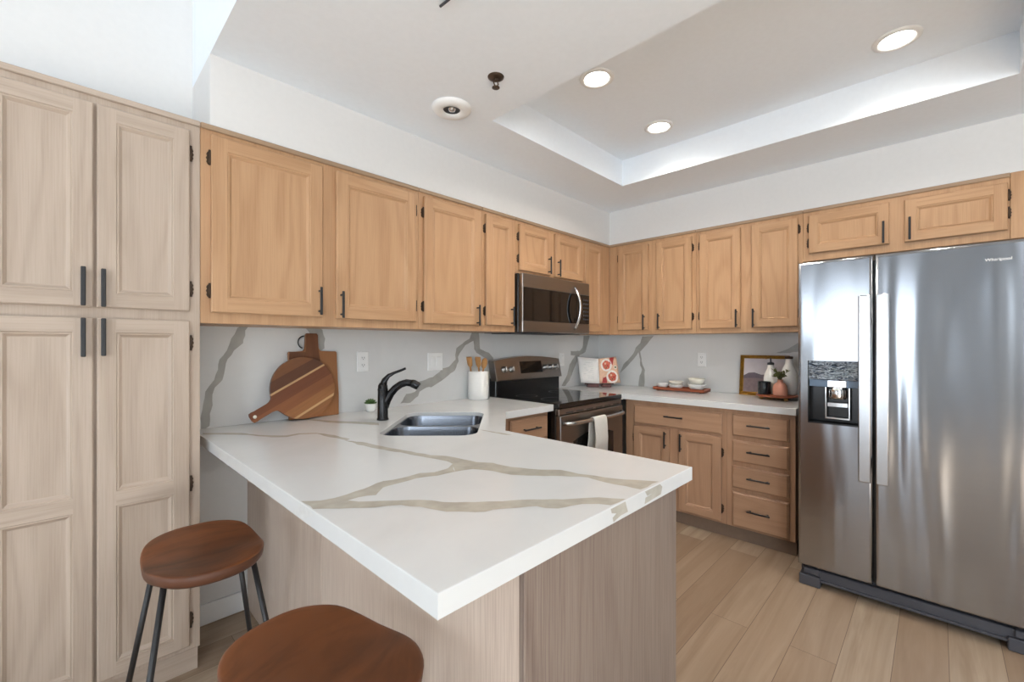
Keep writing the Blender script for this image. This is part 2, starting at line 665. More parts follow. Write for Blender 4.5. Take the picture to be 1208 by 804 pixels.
def add_door_shape(b, mp, u0, u1, z0, z1, mv, mh, panels=1, fr=0.056, w=0.0, t=0.020):
    """frame-and-panel door: stiles, rails, sloped inner moulding, flat recessed panels"""
    e = 0.004
    def P(u, v, h):
        return mp(u, v, w + h)
    def loop(i, h):
        return [P(u0 + i, z0 + i, h), P(u1 - i, z0 + i, h), P(u1 - i, z1 - i, h), P(u0 + i, z1 - i, h)]
    L = [[b.v(p) for p in loop(i, h)] for i, h in ((0, 0), (0, t - e), (e, t))]
    b.face(L[0], mv)
    for A, B in zip(L, L[1:]):
        for k in range(4):
            b.face([A[k], A[(k + 1) % 4], B[(k + 1) % 4], B[k]], mh if k in (0, 2) else mv)
    iu0, iu1 = u0 + fr, u1 - fr
    a0, a1, c0, c1 = u0 + e, u1 - e, z0 + e, z1 - e
    hgt = (c1 - c0)
    rails = [c0]
    openings = []
    lo = z0 + fr
    if panels == 1:
        openings = [(lo, z1 - fr)]
    else:
        mid = z0 + (z1 - z0) * 0.497
        openings = [(lo, mid - fr * 0.5), (mid + fr * 0.5, z1 - fr)]
    # stiles
    b.face([P(a0, c0, t), P(iu0, c0, t), P(iu0, c1, t), P(a0, c1, t)], mv)
    b.face([P(iu1, c0, t), P(a1, c0, t), P(a1, c1, t), P(iu1, c1, t)], mv)
    zs = [c0] + [q for o in openings for q in o] + [c1]
    for k in range(0, len(zs), 2):
        b.face([P(iu0, zs[k], t), P(iu1, zs[k], t), P(iu1, zs[k + 1], t), P(iu0, zs[k + 1], t)], mh)
    prof = [(0.0, t), (0.003, t - 0.0035), (0.007, t - 0.003), (0.016, t - 0.0115), (0.019, t - 0.012)]
    for o0, o1 in openings:
        R = []
        for i, h in prof:
            R.append([b.v(P(iu0 + i, o0 + i, h)), b.v(P(iu1 - i, o0 + i, h)), b.v(P(iu1 - i, o1 - i, h)), b.v(P(iu0 + i, o1 - i, h))])
        for A, B in zip(R, R[1:]):
            for k in range(4):
                b.face([A[k], A[(k + 1) % 4], B[(k + 1) % 4], B[k]], mh if k in (0, 2) else mv)
        b.face(R[-1], mv)


def door(parent, mp, u0, u1, z0, z1, mv, mh, hinge=None, hz=(), handle=None, panels=1, fr=0.056, hl=0.13, wide=0.011, name='door'):
    b = MB(mv, mh)
    add_door_shape(b, mp, u0, u1, z0, z1, mv, mh, panels, fr)
    d = b.build(name, parent)
    if handle:
        hb = MB(M['black'])
        add_bar(hb, mp, handle[0], handle[1], hl, True, 0.020, wide)
        hb.build('handle', d)
    if hinge is not None:
        s = -1 if hinge == u0 else 1
        for z in hz:
            hb = MB(M['bronze'])
            add_hinge(hb, mp, hinge, z, s, 0)
            hb.build('hinge', d)
    return d


def drawer(parent, mp, u0, u1, z0, z1, mh, hl=0.135):
    b = MB(mh)
    t = 0.020
    R = []
    for i, h in ((0, 0), (0, t - 0.008), (0.004, t - 0.006), (0.010, t)):
        R.append([b.v(mp(u0 + i, z0 + i, h)), b.v(mp(u1 - i, z0 + i, h)), b.v(mp(u1 - i, z1 - i, h)), b.v(mp(u0 + i, z1 - i, h))])
    b.face(R[0], mh)
    for A, B in zip(R, R[1:]):
        for k in range(4):
            b.face([A[k], A[(k + 1) % 4], B[(k + 1) % 4], B[k]], mh)
    b.face(R[-1], mh)
    d = b.build('drawer', parent)
    hb = MB(M['black'])
    add_bar(hb, mp, (u0 + u1) / 2, (z0 + z1) / 2 + 0.008, hl, False, t, 0.010)
    hb.build('handle', d)
    return d


def carcass(parent, mp, u0, u1, z0, z1, depth, mv, trim=True, name='cabinet_box'):
    b = MB(mv)
    p, q = mp(u0, z0, -depth), mp(u1, z0 + 0, 0)
    b.box(p, (q[0], q[1], z1), mv, bev=0.0015)
    b.build(name, parent)
    if trim:
        b = MB(M['trim_shadowed'])
        a, c = mp(u0, z1 - 0.022, 0.0), mp(u1, z1, 0.010)
        b.box(a, c, None, bev=0.003)
        b.build('top_trim', parent)


WA, WB = mapA(UF), mapB(UF)
o, oh = M['oak'], M['oak_h']
lv, lh = M['limed'], M['limed_h']

# pantry, left end of the back wall
pt = thing('pantry_cabinet', 'tall pale limed oak pantry cabinet with four doors at the left edge', 'cabinet', (-3.67, -0.16, 0))
b = MB(lv)
b.box((-3.975, UF, 0.105), (-3.356, 0.02, ZUT), lv, bev=0.0015)
b.build('cabinet_box', pt)
b = MB(lh)
b.box((-3.975, UF - 0.010, ZUT - 0.022), (-3.356, UF, ZUT), None, bev=0.003)
b.build('top_trim', pt)
b = MB(lh)
b.box((-3.975, UF + 0.035, 0.0), (-3.358, 0.02, 0.105))
b.build('toe_kick', pt)
door(pt, WA, -3.655, -3.392, 1.434, 2.141, lv, lh, -3.392, (2.052, 1.522), (-3.639, 1.500), 1, 0.050, 0.132, 0.013)
door(pt, WA, -3.926, -3.663, 1.434, 2.141, lv, lh, -3.926, (2.052, 1.522), (-3.689, 1.502), 1, 0.050, 0.132, 0.013)
door(pt, WA, -3.655, -3.392, 0.128, 1.397, lv, lh, -3.392, (1.311, 0.761, 0.226), (-3.639, 1.330), 2, 0.050, 0.130, 0.013)
door(pt, WA, -3.926, -3.663, 0.128, 1.397, lv, lh, -3.926, (1.311, 0.761, 0.226), (-3.689, 1.329), 2, 0.050, 0.132, 0.013)

GU = 'oak wall cabinets'
HZ = (2.056, 1.521)
c1 = thing('wall_cabinet', 'wide two-door honey oak wall cabinet above the round cutting board', 'cabinet', (-2.845, -0.16, ZUB), GU)
carcass(c1, WA, -3.355, -2.336, ZUB, ZUT, 0.346, o)
door(c1, WA, -3.322, -2.878, 1.434, 2.150, o, oh, -3.322, HZ, (-2.896, 1.508))
door(c1, WA, -2.812, -2.360, 1.431, 2.150, o, oh, -2.360, HZ, (-2.791, 1.498))
c2 = thing('wall_cabinet', 'single-door honey oak wall cabinet above the double light switch plate', 'cabinet', (-2.09, -0.16, ZUB), GU)
carcass(c2, WA, -2.335, -1.856, ZUB, ZUT, 0.346, o)
door(c2, WA, -2.304, -1.879, 1.425, 2.150, o, oh, -2.304, HZ, (-1.912, 1.488))
c3 = thing('wall_cabinet', 'narrow single-door honey oak wall cabinet directly left of the microwave', 'cabinet', (-1.7, -0.16, ZUB), GU)
carcass(c3, WA, -1.855, -1.546, ZUB, ZUT, 0.346, o)
door(c3, WA, -1.831, -1.571, 1.430, 2.150, o, oh, -1.831, HZ, (-1.603, 1.496))
c4 = thing('wall_cabinet', 'short two-door oak wall cabinet sitting over the microwave', 'cabinet', (-1.14, -0.16, 1.80), GU)
carcass(c4, WA, -1.545, -0.736, 1.803, ZUT, 0.346, o)
door(c4, WA, -1.516, -1.175, 1.825, 2.147, o, oh, -1.516, (2.060, 1.906), (-1.204, 1.894), 1, 0.050)
door(c4, WA, -1.117, -0.762, 1.820, 2.147, o, oh, None, (), (-1.092, 1.886), 1, 0.050)
c5 = thing('wall_cabinet', 'narrow oak wall cabinet in the corner right of the microwave, no handle', 'cabinet', (-0.53, -0.16, ZUB), GU)
carcass(c5, WA, -0.735, UF + 0.001, ZUB, ZUT, 0.346, o)
door(c5, WA, -0.725, -0.458, 1.411, 2.150, o, oh, None, (), None, 1, 0.050)

c6 = thing('wall_cabinet', 'two-door oak wall cabinet nearest the corner on the right wall', 'cabinet', (-0.16, -0.71, ZUB), GU)
carcass(c6, WB, UF - 0.001, -1.097, ZUB, ZUT, 0.346, o)
door(c6, WB, -0.707, -0.422, 1.427, 2.143, o, oh, -0.422, HZ, (-0.675, 1.490), 1, 0.050)
door(c6, WB, -1.068, -0.776, 1.425, 2.143, o, oh, -1.068, HZ, (-0.805, 1.490), 1, 0.050)
c7 = thing('wall_cabinet', 'two-door oak wall cabinet directly left of the tall refrigerator top', 'cabinet', (-0.16, -1.44, ZUB), GU)
carcass(c7, WB, -1.098, -1.797, ZUB, ZUT, 0.346, o)
door(c7, WB, -1.418, -1.128, 1.424, 2.146, o, oh, -1.128, HZ, (-1.396, 1.493), 1, 0.050)
door(c7, WB, -1.771, -1.489, 1.425, 2.146, o, oh, -1.771, (2.07, 1.51), (-1.507, 1.490), 1, 0.050)
c8 = thing('wall_cabinet', 'short wide two-door oak cabinet above the refrigerator', 'cabinet', (-0.16, -2.3, 1.849), GU)
carcass(c8, WB, -1.798, -2.704, 1.849, ZUT, 0.346, o)
door(c8, WB, -2.231, -1.832, 1.898, 2.143, o, oh, -1.832, (2.065, 1.965), (-2.206, 1.966), 1, 0.050)
door(c8, WB, -2.695, -2.298, 1.896, 2.140, o, oh, -2.695, (2.075, 1.985), (-2.321, 1.968), 1, 0.050)
b = MB(o)
b.box((UF, -2.87, 0.0), (0.02, -2.845, ZUT), o, bev=0.0015)
b.box((UF - 0.001, -2.87, 1.849), (0.02, -2.705, ZUT), o, bev=0.0015)
tag(b.build('end_panel', loc=(-0.15, -2.8, 0)), 'oak end panel and filler at the far right of the refrigerator', 'panel')

# base cabinets on the right wall
bv, bh = M['base'], M['base_h']
BB = mapB(-0.61)
GB = 'oak base cabinets'
k1 = thing('base_cabinet', 'oak base cabinet with one wide drawer over two doors', 'cabinet', (-0.3, -1.02, 0), GB)
b = MB(bv)
b.box((-0.61, -1.414, 0.088), (0.02, -0.655, ZCB), bv, bev=0.0015)
b.build('cabinet_box', k1)
b = MB(M['toe'])
b.box((-0.588, -1.414, 0.0), (0.0, -0.655, 0.088))
b.build('toe_kick', k1)
drawer(k1, BB, -1.386, -0.730, 0.693, 0.838, bh, 0.142)
door(k1, BB, -1.018, -0.730, 0.105, 0.676, bv, bh, -0.730, (0.58, 0.19), (-0.992, 0.600), 1, 0.052, 0.122)
door(k1, BB, -1.382, -1.087, 0.105, 0.676, bv, bh, -1.382, (0.57, 0.19), (-1.109, 0.598), 1, 0.052, 0.128)
k2 = thing('base_cabinet', 'oak base cabinet with a stack of four drawers beside the refrigerator', 'cabinet', (-0.3, -1.61, 0), GB)
b = MB(bv)
b.box((-0.61, -1.812, 0.088), (0.02, -1.415, ZCB), bv, bev=0.0015)
b.build('cabinet_box', k2)
b = MB(M['toe'])
b.box((-0.588, -1.812, 0.0), (0.0, -1.415, 0.088))
b.build('toe_kick', k2)
for z0, z1 in ((0.698, 0.841), (0.526, 0.668), (0.353, 0.497), (0.100, 0.327)):
    drawer(k2, BB, -1.779, -1.452, z0, z1, bh)

# small drawer base left of the range
BA = mapA(-0.61)
k3 = thing('base_cabinet', 'oak drawer base squeezed between the corner sink and the range', 'cabinet', (-1.73, -0.3, 0), GB)
b = MB(bv)
b.box((-1.930, -0.61, 0.10), (-1.534, 0.02, ZCB), bv, bev=0.0015)
b.build('cabinet_box', k3)
b = MB(M['toe'])
b.box((-1.930, -0.545, 0.0), (-1.534, 0.0, 0.10))
b.build('toe_kick', k3)
for z0, z1 in ((0.705, 0.850), (0.530, 0.675), (0.135, 0.50)):
    drawer(k3, BA, -1.895, -1.555, z0, z1, bh, 0.15)

# peninsula base, running round the corner under the sink
k4 = thing('peninsula_cabinet', 'peninsula base cabinet clad in pale oak panels under the quartz counter', 'cabinet', (-2.75, -0.9, 0))
foot = [(-3.085, -1.835), (-2.405, -1.835), (-2.405, -1.075), (-1.975, -0.645), (-1.932, -0.61), (-1.932, 0.02), (-3.085, 0.02)]
b = MB(bv)
b.prism(foot, lambda u, v, h: (u, v, h), 0.0, 0.66)
b.prism([(-3.085, -1.835), (-2.405, -1.835), (-2.405, -1.2), (-2.9, -0.72), (-2.9, 0.02), (-3.085, 0.02)], lambda u, v, h: (u, v, h), 0.66, ZCB)
b.prism([(-2.04, 0.02), (-2.04, -0.02), (-1.932, -0.3), (-1.932, 0.02)], lambda u, v, h: (u, v, h), 0.66, ZCB)
b.prism([(-2.405, -1.2), (-2.405, -1.075), (-1.975, -0.645), (-1.932, -0.61), (-1.932, -0.52), (-2.0, -0.57), (-2.36, -0.93), (-2.36, -1.08)], lambda u, v, h: (u, v, h), 0.66, ZCB)
b.build('cabinet_box', k4)
for y0, y1 in ((-1.846, -0.8745), (-0.8715, 0.02)):
    b = MB(M['panel'])
    b.box((-3.100, y0, 0.0), (-3.085, y1, ZCB), bev=0.0012)
    b.build('back_panel', k4)
b = MB(M['endpanel_shaded'])
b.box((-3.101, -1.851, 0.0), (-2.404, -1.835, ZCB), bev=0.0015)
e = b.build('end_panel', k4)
e['label'] = 'greyer end panel with oak grain and painted-in shade'

# ------------------------------------------------------------------ quartz tops and backsplash
SC, E1, E2 = Vector((-2.425, -0.637)), Vector((0.7071, 0.7071)), Vector((0.7071, -0.7071))


def sk(a, c, z):
    p = SC + E1 * a + E2 * c
    return (p.x, p.y, z)


def slab(name, outer, hole, veins, mat, vm, z0, z1):
    b = MB(mat)
    bm = b.bm
    vo = [b.v((x, y, z1)) for x, y in outer]
    es = [bm.edges.new((vo[i], vo[(i + 1) % len(vo)])) for i in range(len(vo))]
    if hole:
        vh = [b.v((x, y, z1)) for x, y in hole]
        es += [bm.edges.new((vh[i], vh[(i + 1) % len(vh)])) for i in range(len(vh))]
        bmesh.ops.triangle_fill(bm, use_beauty=True, use_dissolve=False, edges=es, normal=(0, 0, 1))
    else:
        f = bm.faces.new(vo)
        bmesh.ops.triangulate(bm, faces=[f])
    r = bmesh.ops.extrude_face_region(bm, geom=list(bm.faces), use_keep_orig=True)
    vs = [g for g in r['geom'] if isinstance(g, bmesh.types.BMVert)]
    bmesh.ops.translate(bm, verts=vs, vec=(0, 0, z0 - z1))
    bmesh.ops.recalc_face_normals(bm, faces=list(bm.faces))
    es = [e for e in bm.edges if len(e.link_faces) == 2 and e.calc_face_angle(0) > 0.8 and min(v.co.z for v in e.verts) > z1 - 1e-5]
    bmesh.ops.bevel(bm, geom=es, offset=0.002, segments=2, affect='EDGES', profile=0.5)
    old = set(bm.faces)
    for m, pts in veins:
        b.poly(pts, m)
    bm.normal_update()
    for f in [q for q in bm.faces if q not in old]:
        n = f.normal
        if (abs(n.z) > .5 and n.z < 0) or (abs(n.y) > .5 and n.y > 0) or (abs(n.x) > .5 and n.x > 0):
            f.normal_flip()
    return b


VEINS = [
    ('ct', [(-3.311,-0.117),(-3.193,-0.232),(-3.148,-0.343),(-3.074,-0.433),(-3.019,-0.427),(-2.96,-0.472),(-2.925,-0.572),(-2.913,-0.699),(-2.936,-0.716),(-2.903,-0.786),(-2.885,-0.905),(-2.867,-1.002),(-2.834,-1.155),(-2.802,-1.204),(-2.789,-1.284),(-2.781,-1.347),(-2.785,-1.335),(-2.75,-1.386),(-2.742,-1.462),(-2.717,-1.518),(-2.658,-1.595),(-2.653,-1.66),(-2.634,-1.706),(-2.62,-1.759),(-2.588,-1.811),(-2.555,-1.867),(-2.654,-1.863),(-2.657,-1.821),(-2.668,-1.764),(-2.664,-1.7),(-2.705,-1.638),(-2.759,-1.578),(-2.802,-1.521),(-2.814,-1.454),(-2.84,-1.399),(-2.843,-1.393),(-2.899,-1.376),(-2.85,-1.3),(-2.844,-1.26),(-2.863,-1.176),(-2.883,-1.075),(-2.918,-0.939),(-2.939,-0.798),(-2.935,-0.802),(-2.941,-0.67),(-2.957,-0.6),(-2.964,-0.498),(-3.023,-0.457),(-3.08,-0.473),(-3.13,-0.431),(-3.182,-0.308),(-3.317,-0.154)]),
    ('ct', [(-2.85,-1.3),(-2.891,-1.33),(-2.947,-1.334),(-2.981,-1.31),(-3.045,-1.314),(-3.099,-1.301),(-3.169,-1.324),(-3.223,-1.334),(-3.256,-1.337),(-3.288,-1.33),(-3.327,-1.299),(-3.327,-1.374),(-3.278,-1.416),(-3.217,-1.471),(-3.164,-1.501),(-3.138,-1.544),(-3.113,-1.614),(-3.068,-1.664),(-3.049,-1.68),(-3.013,-1.692),(-2.974,-1.72),(-2.94,-1.743),(-2.934,-1.766),(-2.915,-1.789),(-2.879,-1.801),(-2.851,-1.813),(-2.823,-1.841),(-2.81,-1.867),(-2.746,-1.872),(-2.783,-1.815),(-2.86,-1.758),(-2.911,-1.705),(-2.975,-1.659),(-3.026,-1.615),(-3.061,-1.581),(-3.111,-1.504),(-3.176,-1.446),(-3.224,-1.405),(-3.239,-1.378),(-3.21,-1.376),(-3.189,-1.382),(-3.171,-1.393),(-3.128,-1.352),(-3.089,-1.35),(-3.018,-1.347),(-2.961,-1.371),(-2.899,-1.376)]),
    ('ct', [(-3.114,0.063),(-3.046,0.129),(-2.929,0.103),(-2.862,0.012),(-2.826,-0.111),(-2.79,-0.204),(-2.705,-0.331),(-2.644,-0.446),(-2.676,-0.505),(-2.734,-0.391),(-2.811,-0.274),(-2.844,-0.155),(-2.878,-0.03),(-2.943,0.059),(-3.06,0.075)]),
    ('ct', [(-2.409,-0.932),(-2.397,-1.006),(-2.388,-1.082),(-2.388,-1.123),(-2.408,-1.102),(-2.413,-1.024)]),
    ('py', [(-2.652,0.912),(-2.564,0.915),(-2.549,0.901),(-2.558,0.882),(-2.654,0.879),(-2.649,0.895),(-2.623,0.896),(-2.608,0.897),(-2.639,0.897)]),
    ('py', [(-2.822,0.911),(-2.754,0.913),(-2.75,0.902),(-2.741,0.883),(-2.776,0.883),(-2.81,0.875),(-2.814,0.888),(-2.797,0.894),(-2.818,0.9)]),
    ('px', [(-1.294,0.909),(-1.369,0.91),(-1.391,0.904),(-1.337,0.884),(-1.314,0.867),(-1.249,0.869),(-1.289,0.897)]),
    ('ba', [(-3.14,1.405),(-3.174,1.333),(-3.192,1.276),(-3.222,1.234),(-3.228,1.186),(-3.243,1.138),(-3.278,1.085),(-3.289,1.004),(-3.296,0.964),(-3.296,0.892),(-3.261,0.925),(-3.26,0.98),(-3.249,1.021),(-3.25,1.069),(-3.24,1.103),(-3.21,1.136),(-3.198,1.199),(-3.189,1.234),(-3.162,1.276),(-3.124,1.311),(-3.115,1.348),(-3.115,1.373),(-3.092,1.405)]),
    ('ba', [(-2.828,1.409),(-2.748,1.411),(-2.725,1.336),(-2.729,1.283),(-2.755,1.264),(-2.785,1.264),(-2.799,1.35)]),
    ('ba', [(-1.661,1.395),(-1.682,1.347),(-1.75,1.309),(-1.804,1.278),(-1.814,1.231),(-1.81,1.2),(-1.869,1.15),(-1.925,1.14),(-2.005,1.085),(-2.11,1.062),(-2.127,1.015),(-2.144,0.997),(-2.21,0.988),(-2.252,0.931),(-2.182,0.929),(-2.121,0.966),(-2.11,0.994),(-2.052,1.019),(-2.017,1.017),(-1.932,1.056),(-1.856,1.103),(-1.817,1.122),(-1.784,1.184),(-1.79,1.215),(-1.75,1.267),(-1.723,1.299),(-1.646,1.331),(-1.639,1.271),(-1.618,1.244),(-1.508,1.192),(-1.447,1.146),(-1.447,1.202),(-1.493,1.242),(-1.582,1.271),(-1.596,1.397)]),
    ('ba', [(-0.26,1.386),(-0.278,1.273),(-0.324,1.241),(-0.465,1.243),(-0.465,1.206),(-0.396,1.2),(-0.483,1.119),(-0.517,1.027),(-0.6,0.93),(-0.542,0.926),(-0.483,0.974),(-0.378,1.126),(-0.324,1.204),(-0.232,1.229),(-0.156,1.388)]),
    ('bb', [(-0.476,1.378),(-0.454,1.316),(-0.408,1.274),(-0.385,1.221),(-0.326,1.156),(-0.278,1.112),(-0.242,1.024),(-0.302,1.08),(-0.326,1.103),(-0.373,1.152),(-0.419,1.205),(-0.436,1.232),(-0.454,1.159),(-0.454,1.107),(-0.471,1.071),(-0.448,1.013),(-0.436,0.907),(-0.493,0.911),(-0.501,1.067),(-0.476,1.118),(-0.459,1.206),(-0.454,1.237),(-0.521,1.305),(-0.587,1.382)]),
    ('bb', [(-1.565,1.243),(-1.642,1.271),(-1.707,1.318),(-1.743,1.336),(-1.743,1.261),(-1.702,1.25),(-1.651,1.241)]),
]



def jag(pts, amp=0.0035):
    """roughen a vein outline"""
    rnd = random.Random(len(pts))
    out = []
    for i, p in enumerate(pts):
        q = pts[(i + 1) % len(pts)]
        out.append(p)
        L = math.hypot(q[0] - p[0], q[1] - p[1])
        n = int(L / 0.035)
        for k in range(1, n + 1):
            t = k / (n + 1)
            out.append((p[0] + (q[0] - p[0]) * t + rnd.uniform(-amp, amp), p[1] + (q[1] - p[1]) * t + rnd.uniform(-amp, amp)))
    return out


PX0, PY0, PX1 = -3.326, -1.874, -2.338
RL, RR = -1.515, -0.737             # range left / right
outer = [(PX0, PY0), (PX1, PY0), (PX1, -1.03), (-1.956, -0.648), (RL - 0.004, -0.648), (RL - 0.004, 0.0), (PX0, 0.0)]
hole = [sk(a, c, 0)[:2] for a, c in rrect(0, 0, 0.325, 0.215, 0.080, 8)]
vl = []
for s_, pts in VEINS:
    if s_ == 'ct':
        pts = [(min(max(x, PX0 + 0.003), RL - 0.01), min(max(y, PY0 + 0.003), -0.001)) for x, y in pts]
        vl.append((M['vein'], [(x, y, ZC + 0.0004) for x, y in jag(pts)]))
    elif s_ == 'py':
        vl.append((M['vein'], [(x, PY0 - 0.0004, min(max(z, ZCB + 0.003), ZC - 0.003)) for x, z in pts]))
    elif s_ == 'px':
        vl.append((M['vein_overlit_print'], [(PX0 - 0.0004, y, min(max(z, ZCB + 0.003), ZC - 0.003)) for y, z in pts]))
b = slab('countertop', outer, hole, vl, M['quartz'], M['vein'], ZC - 0.020, ZC)
# mitred drop edge: 4 cm face on a 2 cm slab
for q in ([(PX0, PY0), (PX1, PY0), (PX1 - 0.02, PY0 + 0.02), (PX0 + 0.02, PY0 + 0.02)], [(PX0, PY0), (PX0 + 0.02, PY0 + 0.02), (PX0 + 0.02, 0.0), (PX0, 0.0)],
          [(PX1, PY0), (PX1, -1.03), (PX1 - 0.02, -1.022), (PX1 - 0.02, PY0 + 0.02)], [(PX1, -1.03), (-1.956, -0.648), (-1.964, -0.628), (PX1 - 0.02, -1.022)],
          [(-1.956, -0.648), (RL - 0.004, -0.648), (RL - 0.004, -0.628), (-1.964, -0.628)]):
    b.prism(q, lambda u, v, h: (u, v, h), ZCB, ZC - 0.020)
tag(b.build('countertop', loc=(-2.8, -0.9, ZCB), fix=False),
    'white quartz peninsula countertop with grey veins and a corner sink cutout', 'countertop')

outer = [(RR + 0.004, 0.0), (0.0, 0.0), (0.0, -1.822), (-0.648, -1.822), (-0.648, -0.650), (RR + 0.004, -0.650)]
b = slab('countertop', outer, None, [], M['quartz'], M['vein'], ZCB, ZC)
tag(b.build('countertop', loc=(-0.35, -0.9, ZCB), fix=False),
    'white quartz countertop along the right wall between range and refrigerator', 'countertop')

b = MB(M['quartz_wall'], M['vein_dark'])
b.box((-3.352, 0.0, ZC + 0.0003), (0.0, 0.0215, ZUB + 0.004))
n0 = len(b.bm.faces)
for s_, pts in VEINS:
    if s_ == 'ba':
        b.poly([(min(max(x, -3.35), -0.002), -0.0004, min(max(z, ZC), ZUB)) for x, z in jag(pts)], M['vein_dark'])
tag(b.build('backsplash', loc=(-1.7, 0.01, ZC - 0.04)), 'grey-veined quartz backsplash slab behind the sink and range', 'backsplash')
b = MB(M['quartz_wall'], M['vein_dark'])
b.box((0.0, -1.83, ZC + 0.0003), (0.0215, 0.0, ZUB + 0.004))
for s_, pts in VEINS:
    if s_ == 'bb':
        b.poly([(-0.0004, min(max(y, -1.828), -0.002), min(max(z, ZC), ZUB)) for y, z in jag(pts)], M['vein_dark'])
tag(b.build('backsplash', loc=(0.01, -0.9, ZC - 0.04)), 'grey-veined quartz backsplash slab on the right wall behind the framed picture', 'backsplash')

# ------------------------------------------------------------------ sink and faucet
sn = thing('sink', 'stainless steel double-bowl sink set into the white counter corner', 'sink', (SC.x, SC.y, 0.70))
zt = ZC - 0.0205
b = MB(M['sink_steel'])


def bowl(bm_, a0, a1, depth):
    ca, ha = (a0 + a1) / 2, (a1 - a0) / 2
    rs = []
    for ins, z, r in ((0, zt, 0.07), (0.004, zt - 0.02, 0.07), (0.010, zt - depth + 0.03, 0.065), (0.022, zt - depth + 0.008, 0.06), (0.045, zt - depth, 0.045)):
        rs.append([sk(u, v, z) for u, v in rrect(ca, 0, ha - ins, 0.208 - ins, r, 6)])
    bm_.rings(rs, None, False, True)


for a0, a1 in ((-0.319, -0.012), (0.012, 0.319)):
    b = MB(M['sink_steel'])
    bowl(b, a0, a1, 0.20)
    bw = b.build('bowl', sn, fix=False)
    bw.data.flip_normals()
    b = MB(M['chrome'])
    ca = (a0 + a1) / 2
    b.lathe([(0.04, zt - 0.1995), (0.042, zt - 0.197), (0.03, zt - 0.198), (0.012, zt - 0.1995)], sk(ca, -0.02, 0), 24)
    b.build('drain', bw)
# flange under the stone plus the divider
b = MB(M['sink_steel'])
fo = [b.v(sk(u, v, zt)) for u, v in rrect(0, 0, 0.345, 0.232, 0.08, 6)]
es = [b.bm.edges.new((fo[i], fo[(i + 1) % len(fo)])) for i in range(len(fo))]
for a0, a1 in ((-0.319, -0.012), (0.012, 0.319)):
    q = [b.v(sk(u, v, zt)) for u, v in rrect((a0 + a1) / 2, 0, (a1 - a0) / 2, 0.208, 0.07, 6)]
    es += [b.bm.edges.new((q[i], q[(i + 1) % len(q)])) for i in range(len(q))]
bmesh.ops.triangle_fill(b.bm, use_beauty=True, use_dissolve=False, edges=es, normal=(0, 0, 1))
b.build('rim', sn)

FX, FY = -2.585, -0.378
fc = thing('faucet', 'dark bronze single-lever kitchen faucet behind the sink', 'faucet', (FX, FY, ZC))
b = MB(M['faucet'])
b.lathe([(0.030, ZC), (0.030, ZC + 0.006), (0.0265, ZC + 0.012), (0.0255, ZC + 0.15), (0.0265, ZC + 0.155), (0.0265, ZC + 0.158), (0.025, ZC + 0.162), (0.024, ZC + 0.178), (0.016, ZC + 0.192)], (FX, FY, 0), 28)
b.build('body', fc)
dx, dy = 0.7071, -0.7071
b = MB(M['faucet'])
pth = [(0.012, 0.065), (0.022, 0.10), (0.040, 0.135), (0.064, 0.163), (0.092, 0.183), (0.122, 0.192), (0.148, 0.189)]
b.tube([(FX + dx * q, FY + dy * q, ZC + h) for q, h in pth], [0.019, 0.020, 0.020, 0.019, 0.0185, 0.018, 0.0185], seg=16)
spt = b.build('spout', fc)
b = MB(M['faucet'])
b.tube([(FX + dx * q, FY + dy * q, ZC + h) for q, h in ((0.148, 0.189), (0.158, 0.186), (0.178, 0.176), (0.186, 0.170))], [0.0205, 0.022, 0.0215, 0.018], seg=16)
b.build('spray_head', spt)
b = MB(M['faucet'])
pth = [(0.0, 0.170), (0.010, 0.205), (0.030, 0.228), (0.060, 0.243), (0.095, 0.256), (0.118, 0.266)]
b.tube([(FX + dx * q, FY + dy * q, ZC + h) for q, h in pth], [0.024, 0.018, 0.012, 0.008, 0.007, 0.0065], seg=12, flat=(1.0, 0.8))
b.build('handle', fc)

# ------------------------------------------------------------------ refrigerator
FXF = -0.94
fr = thing('refrigerator', 'stainless side-by-side refrigerator with a water dispenser in its left door', 'refrigerator', (-0.5, -2.34, 0))
YL, YG, YR = -1.888, -2.209, -2.800
b = MB(M['dark_grey'])
b.box((-0.872, YR + 0.004, 0.03), (-0.06, YL - 0.004, 1.725), None, bev=0.006)
b.box((-0.872, YL - 0.20, 1.725), (-0.70, YL - 0.02, 1.742), None, bev=0.004)
b.build('body', fr)
ZB, ZT = 0.110, 1.748


